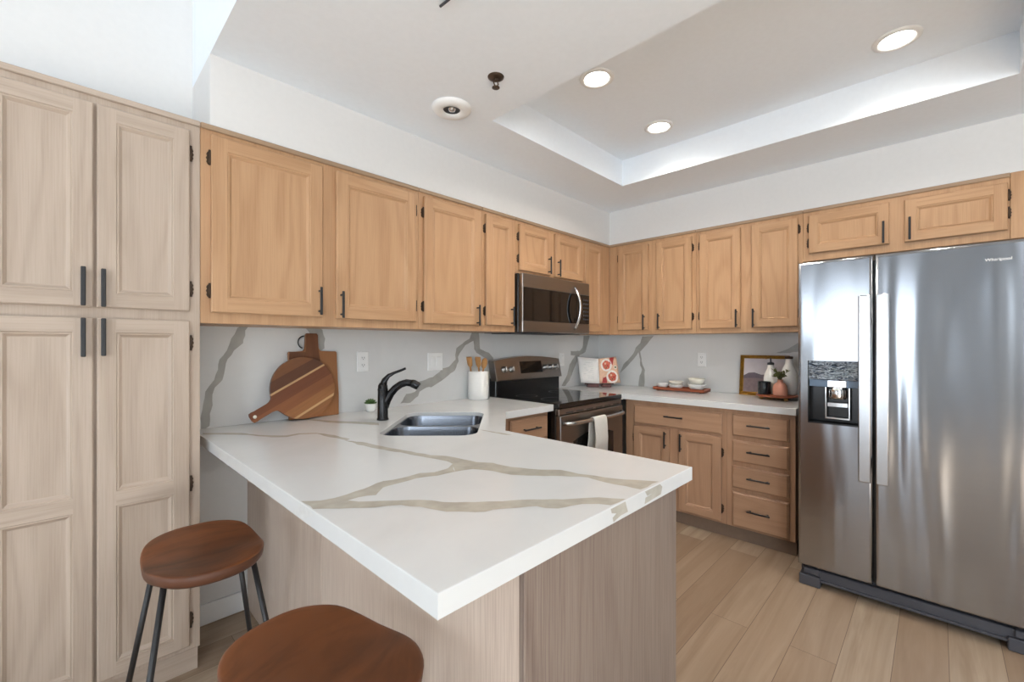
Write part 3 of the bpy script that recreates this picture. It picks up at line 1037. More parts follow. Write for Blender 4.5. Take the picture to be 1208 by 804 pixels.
def fdoor(y0, y1, hole=None):
    """slab door with a softly rounded outer edge; optional dispenser opening"""
    b = MB(M['steel'])
    xb = -0.878
    r = 0.014
    prof = [(0, xb), (0, FXF + r), (r * 0.3, FXF + r * 0.3), (r, FXF)]
    R = []
    for i, x in prof:
        R.append([b.v(p) for p in ((x, y1 + i, ZB + i), (x, y0 - i, ZB + i), (x, y0 - i, ZT - i), (x, y1 + i, ZT - i))])
    for A, B in zip(R, R[1:]):
        for k in range(4):
            b.face([A[k], A[(k + 1) % 4], B[(k + 1) % 4], B[k]], None, True)
    b.face(list(reversed(R[0])))
    if not hole:
        # gently bowed front, as pressed steel doors are
        A = R[-1]
        ya, yb = y1 + r, y0 - r
        if ya < yb:
            ya, yb = yb, ya
        n = 24
        bot = [b.v(A[0].co)] + [b.v((FXF - 0.0038 * (1 - abs(2 * i / n - 1) ** 2.0), ya + (yb - ya) * i / n if abs(A[0].co.y - ya) < 1e-6 else yb + (ya - yb) * i / n, ZB + r)) for i in range(1, n)] + [b.v(A[1].co)]
        top = [b.v(A[3].co)] + [b.v((q.co.x, q.co.y, ZT - r)) for q in bot[1:-1]] + [b.v(A[2].co)]
        for i in range(n):
            b.face([bot[i], bot[i + 1], top[i + 1], top[i]], None, True)
        b.face([q.co for q in bot])
        b.face([q.co for q in top])
    else:
        ha, hb, z0, z1 = hole
        q = [b.v(p) for p in ((FXF, hb, z0), (FXF, ha, z0), (FXF, ha, z1), (FXF, hb, z1))]
        A = R[-1]
        for k in range(4):
            b.face([A[k], A[(k + 1) % 4], q[(k + 1) % 4], q[k]])
    d = b.build('door', fr)
    return d


DH = (-1.934, -2.166, 0.886, 1.218)
dl = fdoor(YL, YG + 0.004, DH)
dr = fdoor(YG - 0.004, YR)
b = MB(M['black_enamel'])
b.box((-0.90, YG - 0.012, ZB), (-0.872, YG + 0.012, ZT - 0.02))
b.build('gasket', fr)
for y in (-2.178, -2.245):
    b = MB(M['steel_handle'])
    b.box((-1.004, y - 0.0245, 0.628), (-0.988, y + 0.0245, 1.547), None, bev=0.005, seg=2)
    for z in (0.70, 1.47):
        b.box((-0.990, y - 0.010, z - 0.03), (FXF + 0.002, y + 0.010, z + 0.03), None, bev=0.003)
    b.build('handle', dl if y > YG else dr)
# dispenser, set into the left door
ha, hb, z0, z1 = DH
b = MB(M['black_enamel'])
xi = -0.884
b.face([(FXF, ha, z0), (FXF, hb, z0), (xi, hb, z0 + 0.01), (xi, ha, z0 + 0.01)])
b.face([(FXF, ha, z0), (xi, ha, z0 + 0.01), (xi, ha, z1), (FXF, ha, z1)])
b.face([(FXF, hb, z0), (FXF, hb, z1), (xi, hb, z1), (xi, hb, z0 + 0.01)])
b.face([(xi, ha, z0 + 0.01), (xi, hb, z0 + 0.01), (xi, hb, z1), (xi, ha, z1)])
b.box((FXF - 0.003, ha - 0.0, z0 - 0.0), (FXF + 0.004, ha - 0.005, z1), None)
b.box((FXF - 0.003, ha - 0.005, z0), (FXF + 0.004, hb, z0 + 0.008), None)
dp = b.build('dispenser', dl, fix=False)
b = MB(M['disp'])
b.box((FXF - 0.004, ha - 0.003, 1.118), (FXF + 0.03, hb, z1 - 0.002), None, bev=0.002)
b.build('control_panel', dl)
b = MB(M['disp_low'])
b.box((FXF + 0.002, ha - 0.006, 1.082), (FXF + 0.04, hb, 1.118), None, bev=0.002)
b.build('spout_panel', dl)
b = MB(M['chrome'])
ym = (ha + hb) / 2 - 0.010
b.box((FXF - 0.001, ym - 0.042, 1.080), (FXF + 0.03, ym + 0.042, 1.119), None, bev=0.004)
b.lathe([(0.034, 1.02), (0.038, 1.03), (0.038, 1.065), (0.032, 1.08)], (FXF + 0.03, ym, 0), 20)
b.build('nozzle', dl)
b = MB(M['chrome'])
for s in (-1, 1):
    b.box((FXF + 0.02, ym + s * 0.050 - 0.004, 0.915), (FXF + 0.034, ym + s * 0.050 + 0.004, 1.08), None, bev=0.002)
b.box((FXF + 0.02, ym - 0.054, 0.912), (FXF + 0.034, ym + 0.054, 0.922), None, bev=0.002)
b.box((FXF + 0.024, ym - 0.044, 0.975), (FXF + 0.034, ym + 0.044, 1.000), None, bev=0.003)
b.build('paddle', dl)
# toe grille and feet covers
b = MB(M['dark_grey'])
b.box((-0.905, YR + 0.05, 0.030), (-0.875, YL - 0.09, 0.088), None, bev=0.004)
b.box((-0.915, YR + 0.05, 0.030), (-0.90, YL - 0.09, 0.044), None, bev=0.003)
b.build('grille', fr)
for y0 in (YL - 0.098, -2.80):
    b = MB(M['dark_grey'])
    y1 = y0 + (0.096 if y0 > -2 else 0.15)
    b.box((-0.925, y0, 0.0), (-0.86, y1, 0.056), None, bev=0.004)
    b.box((-0.918, y0 + 0.004, 0.060), (-0.86, y1 - 0.02, 0.092), None, bev=0.004)
    b.build('foot_cover', fr)


def text_mesh(body, size, extrude):
    cu = bpy.data.curves.new('brand_text', 'FONT')
    cu.body = body
    cu.size = size
    cu.extrude = extrude
    cu.align_x = 'CENTER'
    t = bpy.data.objects.new('brand_text', cu)
    COL.objects.link(t)
    dg = bpy.context.evaluated_depsgraph_get()
    me = bpy.data.meshes.new_from_object(t.evaluated_get(dg))
    bpy.data.objects.remove(t)
    return me


def text_on(name, parent, body, size, mat, loc, rot):
    me = text_mesh(body, size, 0.0006)
    me.materials.clear()
    me.materials.append(mat)
    me.transform(Euler([math.radians(a) for a in rot]).to_matrix().to_4x4())
    off = Vector(loc)
    q = parent
    while q is not None:
        off -= Vector(q.location)
        q = q.parent
    me.transform(Matrix.Translation(off))
    o = bpy.data.objects.new(name, me)
    COL.objects.link(o)
    o.parent = parent
    return o


text_on('logo', dr, 'Whirlpool', 0.019, M['plastic'], (FXF - 0.0038, -2.622, 1.664), (90, 0, -90))

# ------------------------------------------------------------------ range
rg = thing('range', 'stainless and black electric range between the counters', 'range', (-1.126, -0.35, 0))
W0, W1 = RL, RR
b = MB(M['black_enamel'])
b.box((W0, -0.660, 0.03), (W1, -0.03, 0.892), None, bev=0.003)
b.build('body', rg)
b = MB(M['gloss_black'], M['dark_grey'])
b.box((W0 - 0.002, -0.690, 0.886), (W1 + 0.002, -0.075, 0.921), None, bev=0.006, seg=2)
ct = b.build('cooktop', rg)
for cx, cy, r in ((-1.33, -0.24, 0.078), (-0.92, -0.24, 0.095), (-1.33, -0.52, 0.105), (-0.92, -0.52, 0.080)):
    b = MB(M['dark_grey'])
    b.lathe([(r, 0.9212), (r + 0.0018, 0.9214), (r + 0.0018, 0.9212)], (cx, cy, 0), 40, None, False, False)
    b.build('burner_ring', ct)
# front: vent strip, door, window, drawer
b = MB(M['steel_warm'], M['slot'])
b.box((W0 + 0.003, -0.688, 0.845), (W1 - 0.003, -0.655, 0.885), None, bev=0.003)
for i in range(6):
    x = W0 + 0.075 + i * 0.116
    b.box((x, -0.690, 0.852), (x + 0.082, -0.685, 0.859), M['slot'])
b.build('vent_strip', rg)
b = MB(M['steel_warm'])
b.box((W0 + 0.003, -0.700, 0.235), (W1 - 0.003, -0.660, 0.842), None, bev=0.006, seg=2)
od = b.build('oven_door', rg)
b = MB(M['gloss_black'])
yy = -0.7015
pts = [(W0 + 0.14, 0.36), (W1 - 0.14, 0.36), (W1 - 0.14, 0.66)] + [(W1 - 0.14 - (W1 - W0 - 0.28) * i / 10, 0.66 + 0.045 * math.sin(math.pi * i / 10)) for i in range(1, 10)] + [(W0 + 0.14, 0.66)]
b.prism(pts, lambda u, v, h: (u, yy + h, v), 0, 0.004)
b.build('window', od)
b = MB(M['steel_handle'])
hx = [W0 + 0.035, W0 + 0.045, W0 + 0.07] + [W0 + 0.1 + (W1 - W0 - 0.2) * i / 8 for i in range(9)] + [W1 - 0.07, W1 - 0.045, W1 - 0.035]
hy = [-0.698, -0.728, -0.742] + [-0.748 - 0.006 * math.sin(math.pi * i / 8) for i in range(9)] + [-0.742, -0.728, -0.698]
b.tube([(x, y, 0.792) for x, y in zip(hx, hy)], 0.0135, seg=14)
oh_ = b.build('handle', od)
b = MB(M['steel_warm'])
b.box((W0 + 0.003, -0.695, 0.06), (W1 - 0.003, -0.66, 0.225), None, bev=0.006, seg=2)
b.build('storage_drawer', rg)
for x in (W0 + 0.05, W1 - 0.05):
    for y in (-0.6, -0.1):
        b = MB(M['black_enamel'])
        b.lathe([(0.018, 0), (0.018, 0.03)], (x, y, 0), 12)
        b.build('foot', rg)
# backguard: black riser and slanted control console with arched top
b = MB(M['black_enamel'])
b.box((W0 + 0.01, -0.088, 0.905), (W1 - 0.01, -0.02, 1.050), None, bev=0.004)
b.build('backguard', rg)
b = MB(M['steel_warm'])
top = [(W0 + (W1 - W0) * i / 16, 1.182 + 0.028 * math.sin(math.pi * i / 16)) for i in range(17)]
out = [(W0, 1.030), (W1, 1.030)] + list(reversed(top))


def con(u, v, h):
    return (u, -0.112 + (v - 1.03) * 0.22 + h, v)


b.prism(out, lambda u, v, h: con(u, v, h), 0.0, 0.068, None, 0.006)
cs = b.build('control_console', rg)
b = MB(M['clock'], M['gloss_black'])
b.prism([(-1.245, 1.078), (-0.985, 1.078), (-0.985, 1.170), (-1.245, 1.170)], con, -0.002, 0.004, M['gloss_black'], 0.0)
b.build('display', cs)
for x in (-1.425, -1.345, -0.945, -0.875, -0.805):
    b = MB(M['knob_steel'])
    kz = 1.115
    c = con(x, kz, 0)
    b.X = Matrix.Translation(Vector(c)) @ Matrix.Rotation(math.radians(-12), 4, 'X')
    b.lathe([(0.024, 0.0), (0.024, 0.006), (0.019, 0.008), (0.017, 0.026), (0.013, 0.029)], (0, 0, 0), 24, axis='y')
    b.box((-0.004, -0.033, -0.019), (0.004, -0.024, 0.019), None, bev=0.002)
    b.build('knob', cs)
text_on('indicator_mark', cs, '+', 0.02, M['chrome'], (-1.115, con(0, 1.048, 0)[1] - 0.0008, 1.048), (90, 0, 0))

# towel over the oven handle
b = MB(M['towel'])
x0, x1 = -1.232, -1.080
cols = 14
prof = [(-0.7335, 0.56), (-0.7315, 0.66), (-0.7305, 0.76), (-0.7335, 0.792), (-0.741, 0.8065), (-0.752, 0.8105), (-0.763, 0.8065), (-0.7715, 0.792), (-0.7735, 0.76), (-0.7755, 0.66), (-0.7775, 0.50)]
G = []
for j, (y, z) in enumerate(prof):
    row = []
    for i in range(cols + 1):
        t = i / cols
        w = 0.003 * math.sin(t * 9.0 + z * 8) * (1 if z < 0.77 else 0.25)
        sh = 0.018 * max(0, (0.80 - z)) / 0.3 if y > -0.752 else 0.0
        row.append(b.v((x0 + (x1 - x0) * t + (0.006 * math.sin(z * 21) if z < 0.75 else 0) - sh * 2.2, y - abs(w) if y < -0.752 else y + abs(w) * 0.5, z)))
    G.append(row)
for A, B in zip(G, G[1:]):
    for i in range(cols):
        b.face([A[i], A[i + 1], B[i + 1], B[i]], None, True)
tw = b.build('dish_towel', loc=(-1.156, -0.75, 0.81))
md = tw.modifiers.new('thick', 'SOLIDIFY')
md.thickness = 0.003
md.offset = 0
tag(tw, 'pale grey dish towel hanging over the oven door handle', 'towel')

# ------------------------------------------------------------------ microwave
mw = thing('microwave', 'over-the-range stainless microwave with a black glass door', 'microwave', (-1.14, -0.2, 1.386))
MX0, MX1, MZ0, MZ1, MY = -1.543, -0.737, 1.387, 1.799, -0.352
b = MB(M['black_enamel'])
b.box((MX0, MY, MZ0), (MX1, -0.0015, MZ1), None, bev=0.003)
b.build('body', mw)
b = MB(M['steel_warm'])
YF = MY - 0.042
# door face as a steel frame round dark glass
b.box((MX0 + 0.002, YF, 1.700), (MX1, MY - 0.001, MZ1 - 0.002), None, bev=0.004)
b.box((MX0 + 0.002, YF, MZ0 + 0.002), (MX1, MY - 0.001, 1.470), None, bev=0.004)
b.box((MX0 + 0.002, YF, 1.468), (MX0 + 0.012, MY - 0.001, 1.702), None, bev=0.002)
b.build('door_frame', mw)
b = MB(M['gloss_black'])
b.box((MX0 + 0.012, YF + 0.002, 1.468), (MX1 - 0.175, MY - 0.001, 1.702), None, bev=0.002)
b.build('door_glass', mw)
b = MB(M['gloss_black'], M['dark_grey'])
b.box((MX1 - 0.173, YF + 0.002, 1.468), (MX1, MY - 0.001, 1.702), None, bev=0.002)
for i in range(6):
    for j in range(3):
        x, z = MX1 - 0.085 + j * 0.027, 1.655 - i * 0.031
        b.box((x, YF + 0.0012, z), (x + 0.016, YF + 0.003, z + 0.012), M['dark_grey'])
b.build('control_panel', mw)
b = MB(M['chrome'])
hp = []
for i in range(15):
    t = i / 14
    hp.append((MX1 - 0.205 + 0.0, YF + 0.004 - 0.062 * math.sin(math.pi * t) ** 0.8, 1.420 + 0.335 * t))
b.tube(hp, 0.0095, seg=12, flat=(1.3, 0.9))
b.build('handle', mw)
b = MB(M['slot'])
b.box((MX0 + 0.05, MY + 0.02, MZ0 - 0.004), (MX1 - 0.05, -0.03, MZ0 + 0.002))
b.build('vent_grille', mw)

# ------------------------------------------------------------------ wall plates
def plate(name, label, cat, mp, u, v, w, h, kind, group=None):
    t = thing(name, label, cat, mp(u, v, 0), group)
    b = MB(M['plastic'])
    R = []
    for i, d in ((0, 0), (0, 0.003), (0.004, 0.006)):
        R.append([mp(p, q, d) for p, q in ((u - w / 2 + i, v - h / 2 + i), (u + w / 2 - i, v - h / 2 + i), (u + w / 2 - i, v + h / 2 - i), (u - w / 2 + i, v + h / 2 - i))])
    b.rings(R, None, smooth=False)
    b.build('cover_plate', t)
    if kind == 'outlet':
        for dv in (-0.021, 0.021):
            b = MB(M['white'], M['slot'])
            b.prism(rrect(u, v + dv, 0.017, 0.015, 0.008, 4), lambda a, c, d: mp(a, c, d), 0.005, 0.008)
            for du in (-0.007, 0.007):
                p, q = mp(u + du - 0.0013, v + dv - 0.003, 0.0075), mp(u + du + 0.0013, v + dv + 0.006, 0.0085)
                b.box(p, q, M['slot'])
            p, q = mp(u - 0.002, v + dv - 0.010, 0.0075), mp(u + 0.002, v + dv - 0.006, 0.0085)
            b.box(p, q, M['slot'])
            b.build('receptacle', t)
    else:
        for du in kind:
            b = MB(M['white'])
            R = []
            for i, d, l in ((0, 0.005, 0), (0, 0.0065, 0.0015), (0.003, 0.0075, 0.004)):
                R.append([mp(p, q, e) for p, q, e in ((u + du - 0.0165 + i, v - 0.033 + i, d), (u + du + 0.0165 - i, v - 0.033 + i, d), (u + du + 0.0165 - i, v + 0.033 - i, d + l), (u + du - 0.0165 + i, v + 0.033 - i, d + l))])
            b.rings(R, None, smooth=False)
            b.build('rocker', t)
    return t


A0, B0 = mapA(0.0), mapB(0.0)
plate('outlet', 'white outlet between the cutting boards and the faucet lever', 'outlet', A0, -2.505, 1.204, 0.072, 0.118, 'outlet')
plate('light_switch', 'white double rocker switch plate above the sink', 'light switch', A0, -1.986, 1.188, 0.122, 0.118, (-0.023, 0.023))
plate('outlet', 'white outlet on the right wall above the bowls tray', 'outlet', B0, -1.017, 1.176, 0.072, 0.116, 'outlet')
plate('light_switch', 'narrow white switch plate just right of the range console', 'light switch', A0, -0.600, 1.170, 0.072, 0.118, (0.0,))

# ------------------------------------------------------------------ ceiling fixtures
LG = 'recessed lights in the tray ceiling'
LL = {(-1.828, -1.181): 'lit recessed ceiling light nearest the near edge of the tray', (-1.130, -1.180): 'lit recessed ceiling light nearest the corner of the tray ceiling',
      (-1.135, -2.304): 'lit recessed ceiling light above the refrigerator', (-1.830, -2.304): 'recessed ceiling light in the tray, out of the picture at the top'}
for (x, y), lb in LL.items():
    if y < -2 and x < -1.5:
        continue
    t = thing('recessed_light', lb, 'ceiling light', (x, y, TZ), LG)
    b = MB(M['white'])
    b.lathe([(0.088, TZ - 0.0005), (0.086, TZ - 0.006), (0.070, TZ - 0.010), (0.062, TZ - 0.006), (0.062, TZ - 0.0005)], (x, y, 0), 40, None, False, False)
    b.build('trim_ring', t)
    b = MB(M['lens'])
    b.lathe([(0.062, TZ - 0.003), (0.0, TZ - 0.004)], (x, y, 0), 32, None, False, False)
    b.build('lens', t)
    d = bpy.data.lights.new('recessed_lamp', 'SPOT')
    d.energy = 22
    d.spot_size = math.radians(150)
    d.spot_blend = 0.8
    d.shadow_soft_size = 0.06
    d.color = (1.0, 0.92, 0.82)
    lo = bpy.data.objects.new('lamp', d)
    COL.objects.link(lo)
    lo.parent = t
    lo.location = (0, 0, -0.02)

x, y = -2.388, -0.700
t = thing('eyeball_light', 'unlit white round eyeball light on the ceiling', 'ceiling light', (x, y, ZLOW))
b = MB(M['white'])
b.lathe([(0.098, ZLOW - 0.0005), (0.098, ZLOW - 0.008), (0.088, ZLOW - 0.018), (0.062, ZLOW - 0.022), (0.046, ZLOW - 0.018), (0.042, ZLOW - 0.010)], (x, y, 0), 40, None, False, False)
b.build('trim_ring', t)
b = MB(M['slot'])
b.lathe([(0.043, ZLOW - 0.011), (0.036, ZLOW - 0.004), (0.0, ZLOW - 0.002)], (x, y, 0), 32, None, False, False)
b.build('socket', t)
b = MB(M['chrome'])
b.lathe([(0.0, ZLOW - 0.016), (0.014, ZLOW - 0.013), (0.020, ZLOW - 0.004)], (x + 0.006, y + 0.006, 0), 20, None, False, False)
b.build('bulb', t)

x, y = -2.408, -1.040
t = thing('sprinkler_head', 'small bronze fire sprinkler head on the ceiling', 'sprinkler', (x, y, ZLOW))
b = MB(M['bronze'])
b.lathe([(0.036, ZLOW - 0.0005), (0.035, ZLOW - 0.004), (0.022, ZLOW - 0.010), (0.012, ZLOW - 0.010)], (x, y, 0), 28, None, False, True)
b.build('escutcheon', t)
b = MB(M['bronze'])
b.lathe([(0.009, ZLOW - 0.008), (0.009, ZLOW - 0.018)], (x, y, 0), 14)
for s in (-1, 1):
    b.tube([(x + s * 0.009, y, ZLOW - 0.016), (x + s * 0.014, y, ZLOW - 0.028), (x + s * 0.006, y, ZLOW - 0.042), (x, y, ZLOW - 0.046)], 0.0028, seg=8)
b.build('frame', t)
b = MB(M['bronze'])
b.lathe([(0.0, ZLOW - 0.046), (0.017, ZLOW - 0.047), (0.017, ZLOW - 0.049), (0.0, ZLOW - 0.050)], (x, y, 0), 20, None, False, False)
b.build('deflector', t)

t = thing('ceiling_rod', 'thin grey rod on the ceiling at the top edge of the picture', 'fixture', (-2.83, -1.25, ZLOW))  # rod tip of an unidentified fixture; its base is assumed
b = MB(M['dark_grey'])
b.tube([(-2.8255, -1.200, ZLOW - 0.008), (-2.825, -1.245, ZLOW - 0.010), (-2.824, -1.30, ZLOW - 0.006)], 0.0045, seg=8)
b.build('rod', t)
b = MB(M['dark_grey'])
b.lathe([(0.014, ZLOW - 0.0005), (0.012, ZLOW - 0.006), (0.004, ZLOW - 0.008)], (-2.824, -1.30, 0), 16, None, False, True)
b.build('base', t)

# ------------------------------------------------------------------ things on the counters
# tall rectangular board
t = thing('cutting_board', 'tall rectangular wooden cutting board leaning behind the round one', 'cutting board', (-2.795, -0.045, ZC))
L = math.atan2(0.020, 0.45)


def lean(u, v, h):
    return (u, -0.030 + v * 0.045 - h, ZC + v * 0.999)


b = MB(M['acacia'])
out = [(-2.927, 0.001), (-2.668, 0.001), (-2.667, 0.12), (-2.672, 0.22), (-2.674, 0.345), (-2.680, 0.352), (-2.765, 0.352), (-2.772, 0.360), (-2.776, 0.37), (-2.776, 0.44), (-2.782, 0.449), (-2.833, 0.449), (-2.839, 0.44), (-2.839, 0.37), (-2.843, 0.360), (-2.850, 0.352), (-2.922, 0.352), (-2.927, 0.345)]
b.prism(out, lean, 0.0, 0.018, M['acacia'], 0.003)
b.build('board', t)
b = MB(M['acacia_dark'])
b.prism([(-2.776, 0.37), (-2.776, 0.44), (-2.782, 0.449), (-2.833, 0.449), (-2.839, 0.44), (-2.839, 0.37), (-2.85, 0.30), (-2.765, 0.30)], lean, 0.0175, 0.0195, None, 0.0006)
b.prism([(-2.926, 0.30), (-2.80, 0.30), (-2.81, 0.350), (-2.922, 0.351)], lean, 0.0175, 0.0190, None, 0.0004)
b.build('handle', t)
b = MB(M['black'])
cp = []
for i in range(10):
    a = math.radians(95 + i * 17)
    cp.append(lean(-2.842 + 0.034 * math.cos(a), 0.415 + 0.034 * math.sin(a) - 0.014, 0.010))
b.tube(cp, 0.0032, seg=8)
b.build('hanging_cord', t)

# round striped board: built flat in its own space, then leaned
cx, cz = -2.866, ZC + 0.163
rb = bpy.data.objects.new('cutting_board', None)
b = MB(M['striped'])
out = []
rad = 0.160
a0 = math.asin(0.032 / rad)
for i in range(49):
    a = math.pi + a0 + (2 * math.pi - 2 * a0) * i / 48
    out.append((rad * math.cos(a), rad * math.sin(a)))
hl = [(-0.170, 0.024), (-0.186, 0.0205), (-0.235, 0.0205), (-0.262, 0.026), (-0.276, 0.024), (-0.281, 0.012), (-0.281, -0.012), (-0.276, -0.024), (-0.262, -0.026), (-0.235, -0.0205), (-0.186, -0.0205), (-0.170, -0.024)]
out = out + hl
b.prism(out, lambda u, v, h: (u, v, h), 0.0, 0.018, M['striped'], 0.003)
me_o = b.build('cutting_board')
R_ = Matrix.Translation((cx, -0.0615, cz)) @ Matrix.Rotation(math.radians(90 - 6), 4, 'X') @ Matrix.Rotation(math.radians(28), 4, 'Z')
me_o.matrix_world = R_
bpy.data.objects.remove(rb)
tag(me_o, 'round striped wooden cutting board with a short handle at lower left', 'cutting board')
b = MB(M['cream'])
b.lathe([(0.0085, 0.0176), (0.0085, 0.0186), (0.0, 0.0186)], (-0.262, 0.0, 0), 16, None, False, False)
hh = b.build('hanging_hole')
hh.parent = me_o

# succulent in a small white pot
px_, py_ = -2.492, -0.072
t = thing('potted_succulent', 'tiny green succulent in a white pot behind the faucet', 'plant', (px_, py_, ZC))
b = MB(M['ceramic'])
b.lathe([(0.020, ZC + 0.0005), (0.026, ZC + 0.010), (0.031, ZC + 0.045), (0.029, ZC + 0.047), (0.026, ZC + 0.040), (0.0, ZC + 0.040)], (px_, py_, 0), 24, None, True, False)
b.build('pot', t)
b = MB(M['green'])
rnd = random.Random(3)
for ring, (n, tilt, ln) in enumerate(((9, 70, 0.040), (8, 48, 0.040), (6, 25, 0.038), (3, 8, 0.034))):
    for i in range(n):
        a = 2 * math.pi * (i + 0.5 * ring) / n + rnd.uniform(-.1, .1)
        ti = math.radians(tilt)
        dirv = Vector((math.cos(a) * math.sin(ti), math.sin(a) * math.sin(ti), math.cos(ti)))
        base = Vector((px_, py_, ZC + 0.040))
        b.tube([base, base + dirv * ln * 0.45, base + dirv * ln * 0.8, base + dirv * ln], [0.004, 0.0085, 0.0065, 0.001], seg=8, flat=(1, 0.55))
b.build('leaves', t)

# utensil crock
cx_, cy_ = -1.668, -0.080
t = thing('utensil_crock', 'white cylindrical utensil crock beside the range', 'crock', (cx_, cy_, ZC))
b = MB(M['ceramic'])
b.lathe([(0.070, ZC + 0.0005), (0.074, ZC + 0.004), (0.074, ZC + 0.198), (0.071, ZC + 0.200), (0.068, ZC + 0.197), (0.068, ZC + 0.01), (0.0, ZC + 0.01)], (cx_, cy_, 0), 40, None, True, False)
b.build('pot', t)


def spoon(label, bx, by, tx, ty, top, kind):
    base, tip = Vector((cx_ + bx, cy_ + by, ZC + 0.014)), Vector((cx_ + tx, cy_ + ty, ZC + top))
    d = (tip - base).normalized()
    t = thing('wooden_spatula' if kind == 'flat' else 'wooden_spoon', label, 'utensil', tuple(base), 'wooden utensils in the crock')
    b = MB(M['spoon'])
    hl_ = (tip - base).length
    b.tube([base, base + d * (hl_ - 0.075)], [0.005, 0.006], seg=10)
    b.build('handle', t)
    b = MB(M['spoon'])
    s0 = base + d * (hl_ - 0.080)
    if kind == 'flat':
        b.tube([s0, s0 + d * 0.02, s0 + d * 0.06, s0 + d * 0.08], [0.006, 0.026, 0.032, 0.029], seg=12, flat=(1, 0.16))
    else:
        b.tube([s0, s0 + d * 0.015, s0 + d * 0.04, s0 + d * 0.065, s0 + d * 0.08], [0.006, 0.022, 0.032, 0.027, 0.008], seg=14, flat=(1, 0.32))
    b.build('head', t)


spoon('thin wooden spatula leaning left in the white crock', 0.0, 0.045, -0.045, 0.050, 0.300, 'flat')
spoon('broad wooden spoon at the right in the white crock', -0.02, -0.030, 0.030, -0.038, 0.292, 'spoon')
spoon('wooden spatula standing in the middle of the white crock', 0.035, 0.005, -0.002, 0.006, 0.300, 'flat')

# cookbook on a stand in the corner
bs = thing('cookbook_stand', 'dark red wooden stand under the open cookbook', 'book stand', (-0.295, -0.235, ZC))
sp = Vector((-0.322, -0.225, 0))
rt = Vector((0.697, -0.717, 0))
fw = Vector((0.717, 0.697, 0))


def bk(r, d, z):
    p = sp + rt * r + fw * d
    return (p.x, p.y, ZC + z)


b = MB(M['darkwood'])
for r0, r1 in ((-0.115, -0.015), (0.02, 0.10)):
    rs = []
    for r in (r0, r0 + 0.015, (r0 + r1) / 2, r1 - 0.015, r1):
        k = 0.010 if r in (r0, r1) else 0.018
        rs.append([bk(r, -0.020, 0.0005), bk(r, 0.06, 0.0005), bk(r, 0.06, k + 0.006), bk(r, -0.006, k + 0.006), bk(r, -0.020, k + 0.012)])
    b.rings(rs, None, smooth=False)
b.build('ledge', bs)
b = MB(M['darkwood'])
b.prism([(-0.13, 0.02), (0.14, 0.02), (0.14, 0.20), (-0.13, 0.20)], lambda u, v, h: bk(u, 0.052 + v * 0.28 + h, v), 0, 0.010, None, 0.002)
b.prism([(-0.01, 0.0005), (0.02, 0.0005), (0.02, 0.15), (-0.01, 0.15)], lambda u, v, h: bk(u, 0.155 - v * 0.30 + h, v), 0, 0.010, None, 0.002)
b.build('back_rest', bs)

ck = thing('cookbook', 'open cookbook showing a photo page with two plates of food', 'book', (-0.32, -0.225, ZC + 0.03))


def page(u, v, h, side):
    """u 0..1 from the spine outwards, v 0..1 upward"""
    W = 0.170 if side < 0 else 0.195
    r = side * W * u - side * 0.0 * v
    z = 0.028 + v * 0.225 + 0.020 * u * (0.35 + 0.65 * v) + 0.002
    bulge = 0.016 * math.sin(math.pi * min(1, u * 1.05)) 
    if side < 0:
        r -= 0.022 * v * u
    else:
        r -= 0.026 * v * u
    return bk(r, 0.030 + v * 0.062 + 0.012 * u - bulge * 0.4 - h, z)


def pagemesh(side, m):
    b = MB(m, M['paper'])
    n, k = 8, 6
    for h0 in (0.0,):
        F = [[b.v(page(i / n, j / k, 0.012, side)) for j in range(k + 1)] for i in range(n + 1)]
        Bk = [[b.v(page(i / n, j / k, 0.0, side)) for j in range(k + 1)] for i in range(n + 1)]
        for i in range(n):
            for j in range(k):
                b.face([F[i][j], F[i + 1][j], F[i + 1][j + 1], F[i][j + 1]], m, True)
                b.face([Bk[i][j], Bk[i][j + 1], Bk[i + 1][j + 1], Bk[i + 1][j]], M['paper'], True)
        for i in range(n):
            b.face([F[i][0], Bk[i][0], Bk[i + 1][0], F[i + 1][0]], M['paper'])
            b.face([F[i][k], F[i + 1][k], Bk[i + 1][k], Bk[i][k]], M['paper'])
        for j in range(k):
            b.face([F[n][j], Bk[n][j], Bk[n][j + 1], F[n][j + 1]], M['paper'])
            b.face([F[0][j], F[0][j + 1], Bk[0][j + 1], Bk[0][j]], M['paper'])
    return b


def onpage(b, pts, m, side, lift):
    b.poly([page(u, v, 0.012 + lift, side) for u, v in pts], m)


b = pagemesh(-1, M['paper'])
for r in range(9):
    v0 = 0.80 - r * 0.075
    onpage(b, [(0.28, v0), (0.28 + 0.5 * (0.75 + 0.25 * math.sin(r * 2.3)), v0), (0.28 + 0.5 * (0.75 + 0.25 * math.sin(r * 2.3)), v0 + 0.016), (0.28, v0 + 0.016)], M['vein_overlit_print'], -1, 0.0012)
b.build('left_page', ck)
b = pagemesh(1, M['peach'])


def disc(cu, cv, ru, m, lift, n=20, wob=0.0):
    onpage(b, [(cu + ru * (1 + wob * math.sin(5 * a)) * math.cos(a), cv + ru * 0.87 * (1 + wob * math.cos(7 * a)) * math.sin(a)) for a in [2 * math.pi * i / n for i in range(n)]], m, 1, lift)


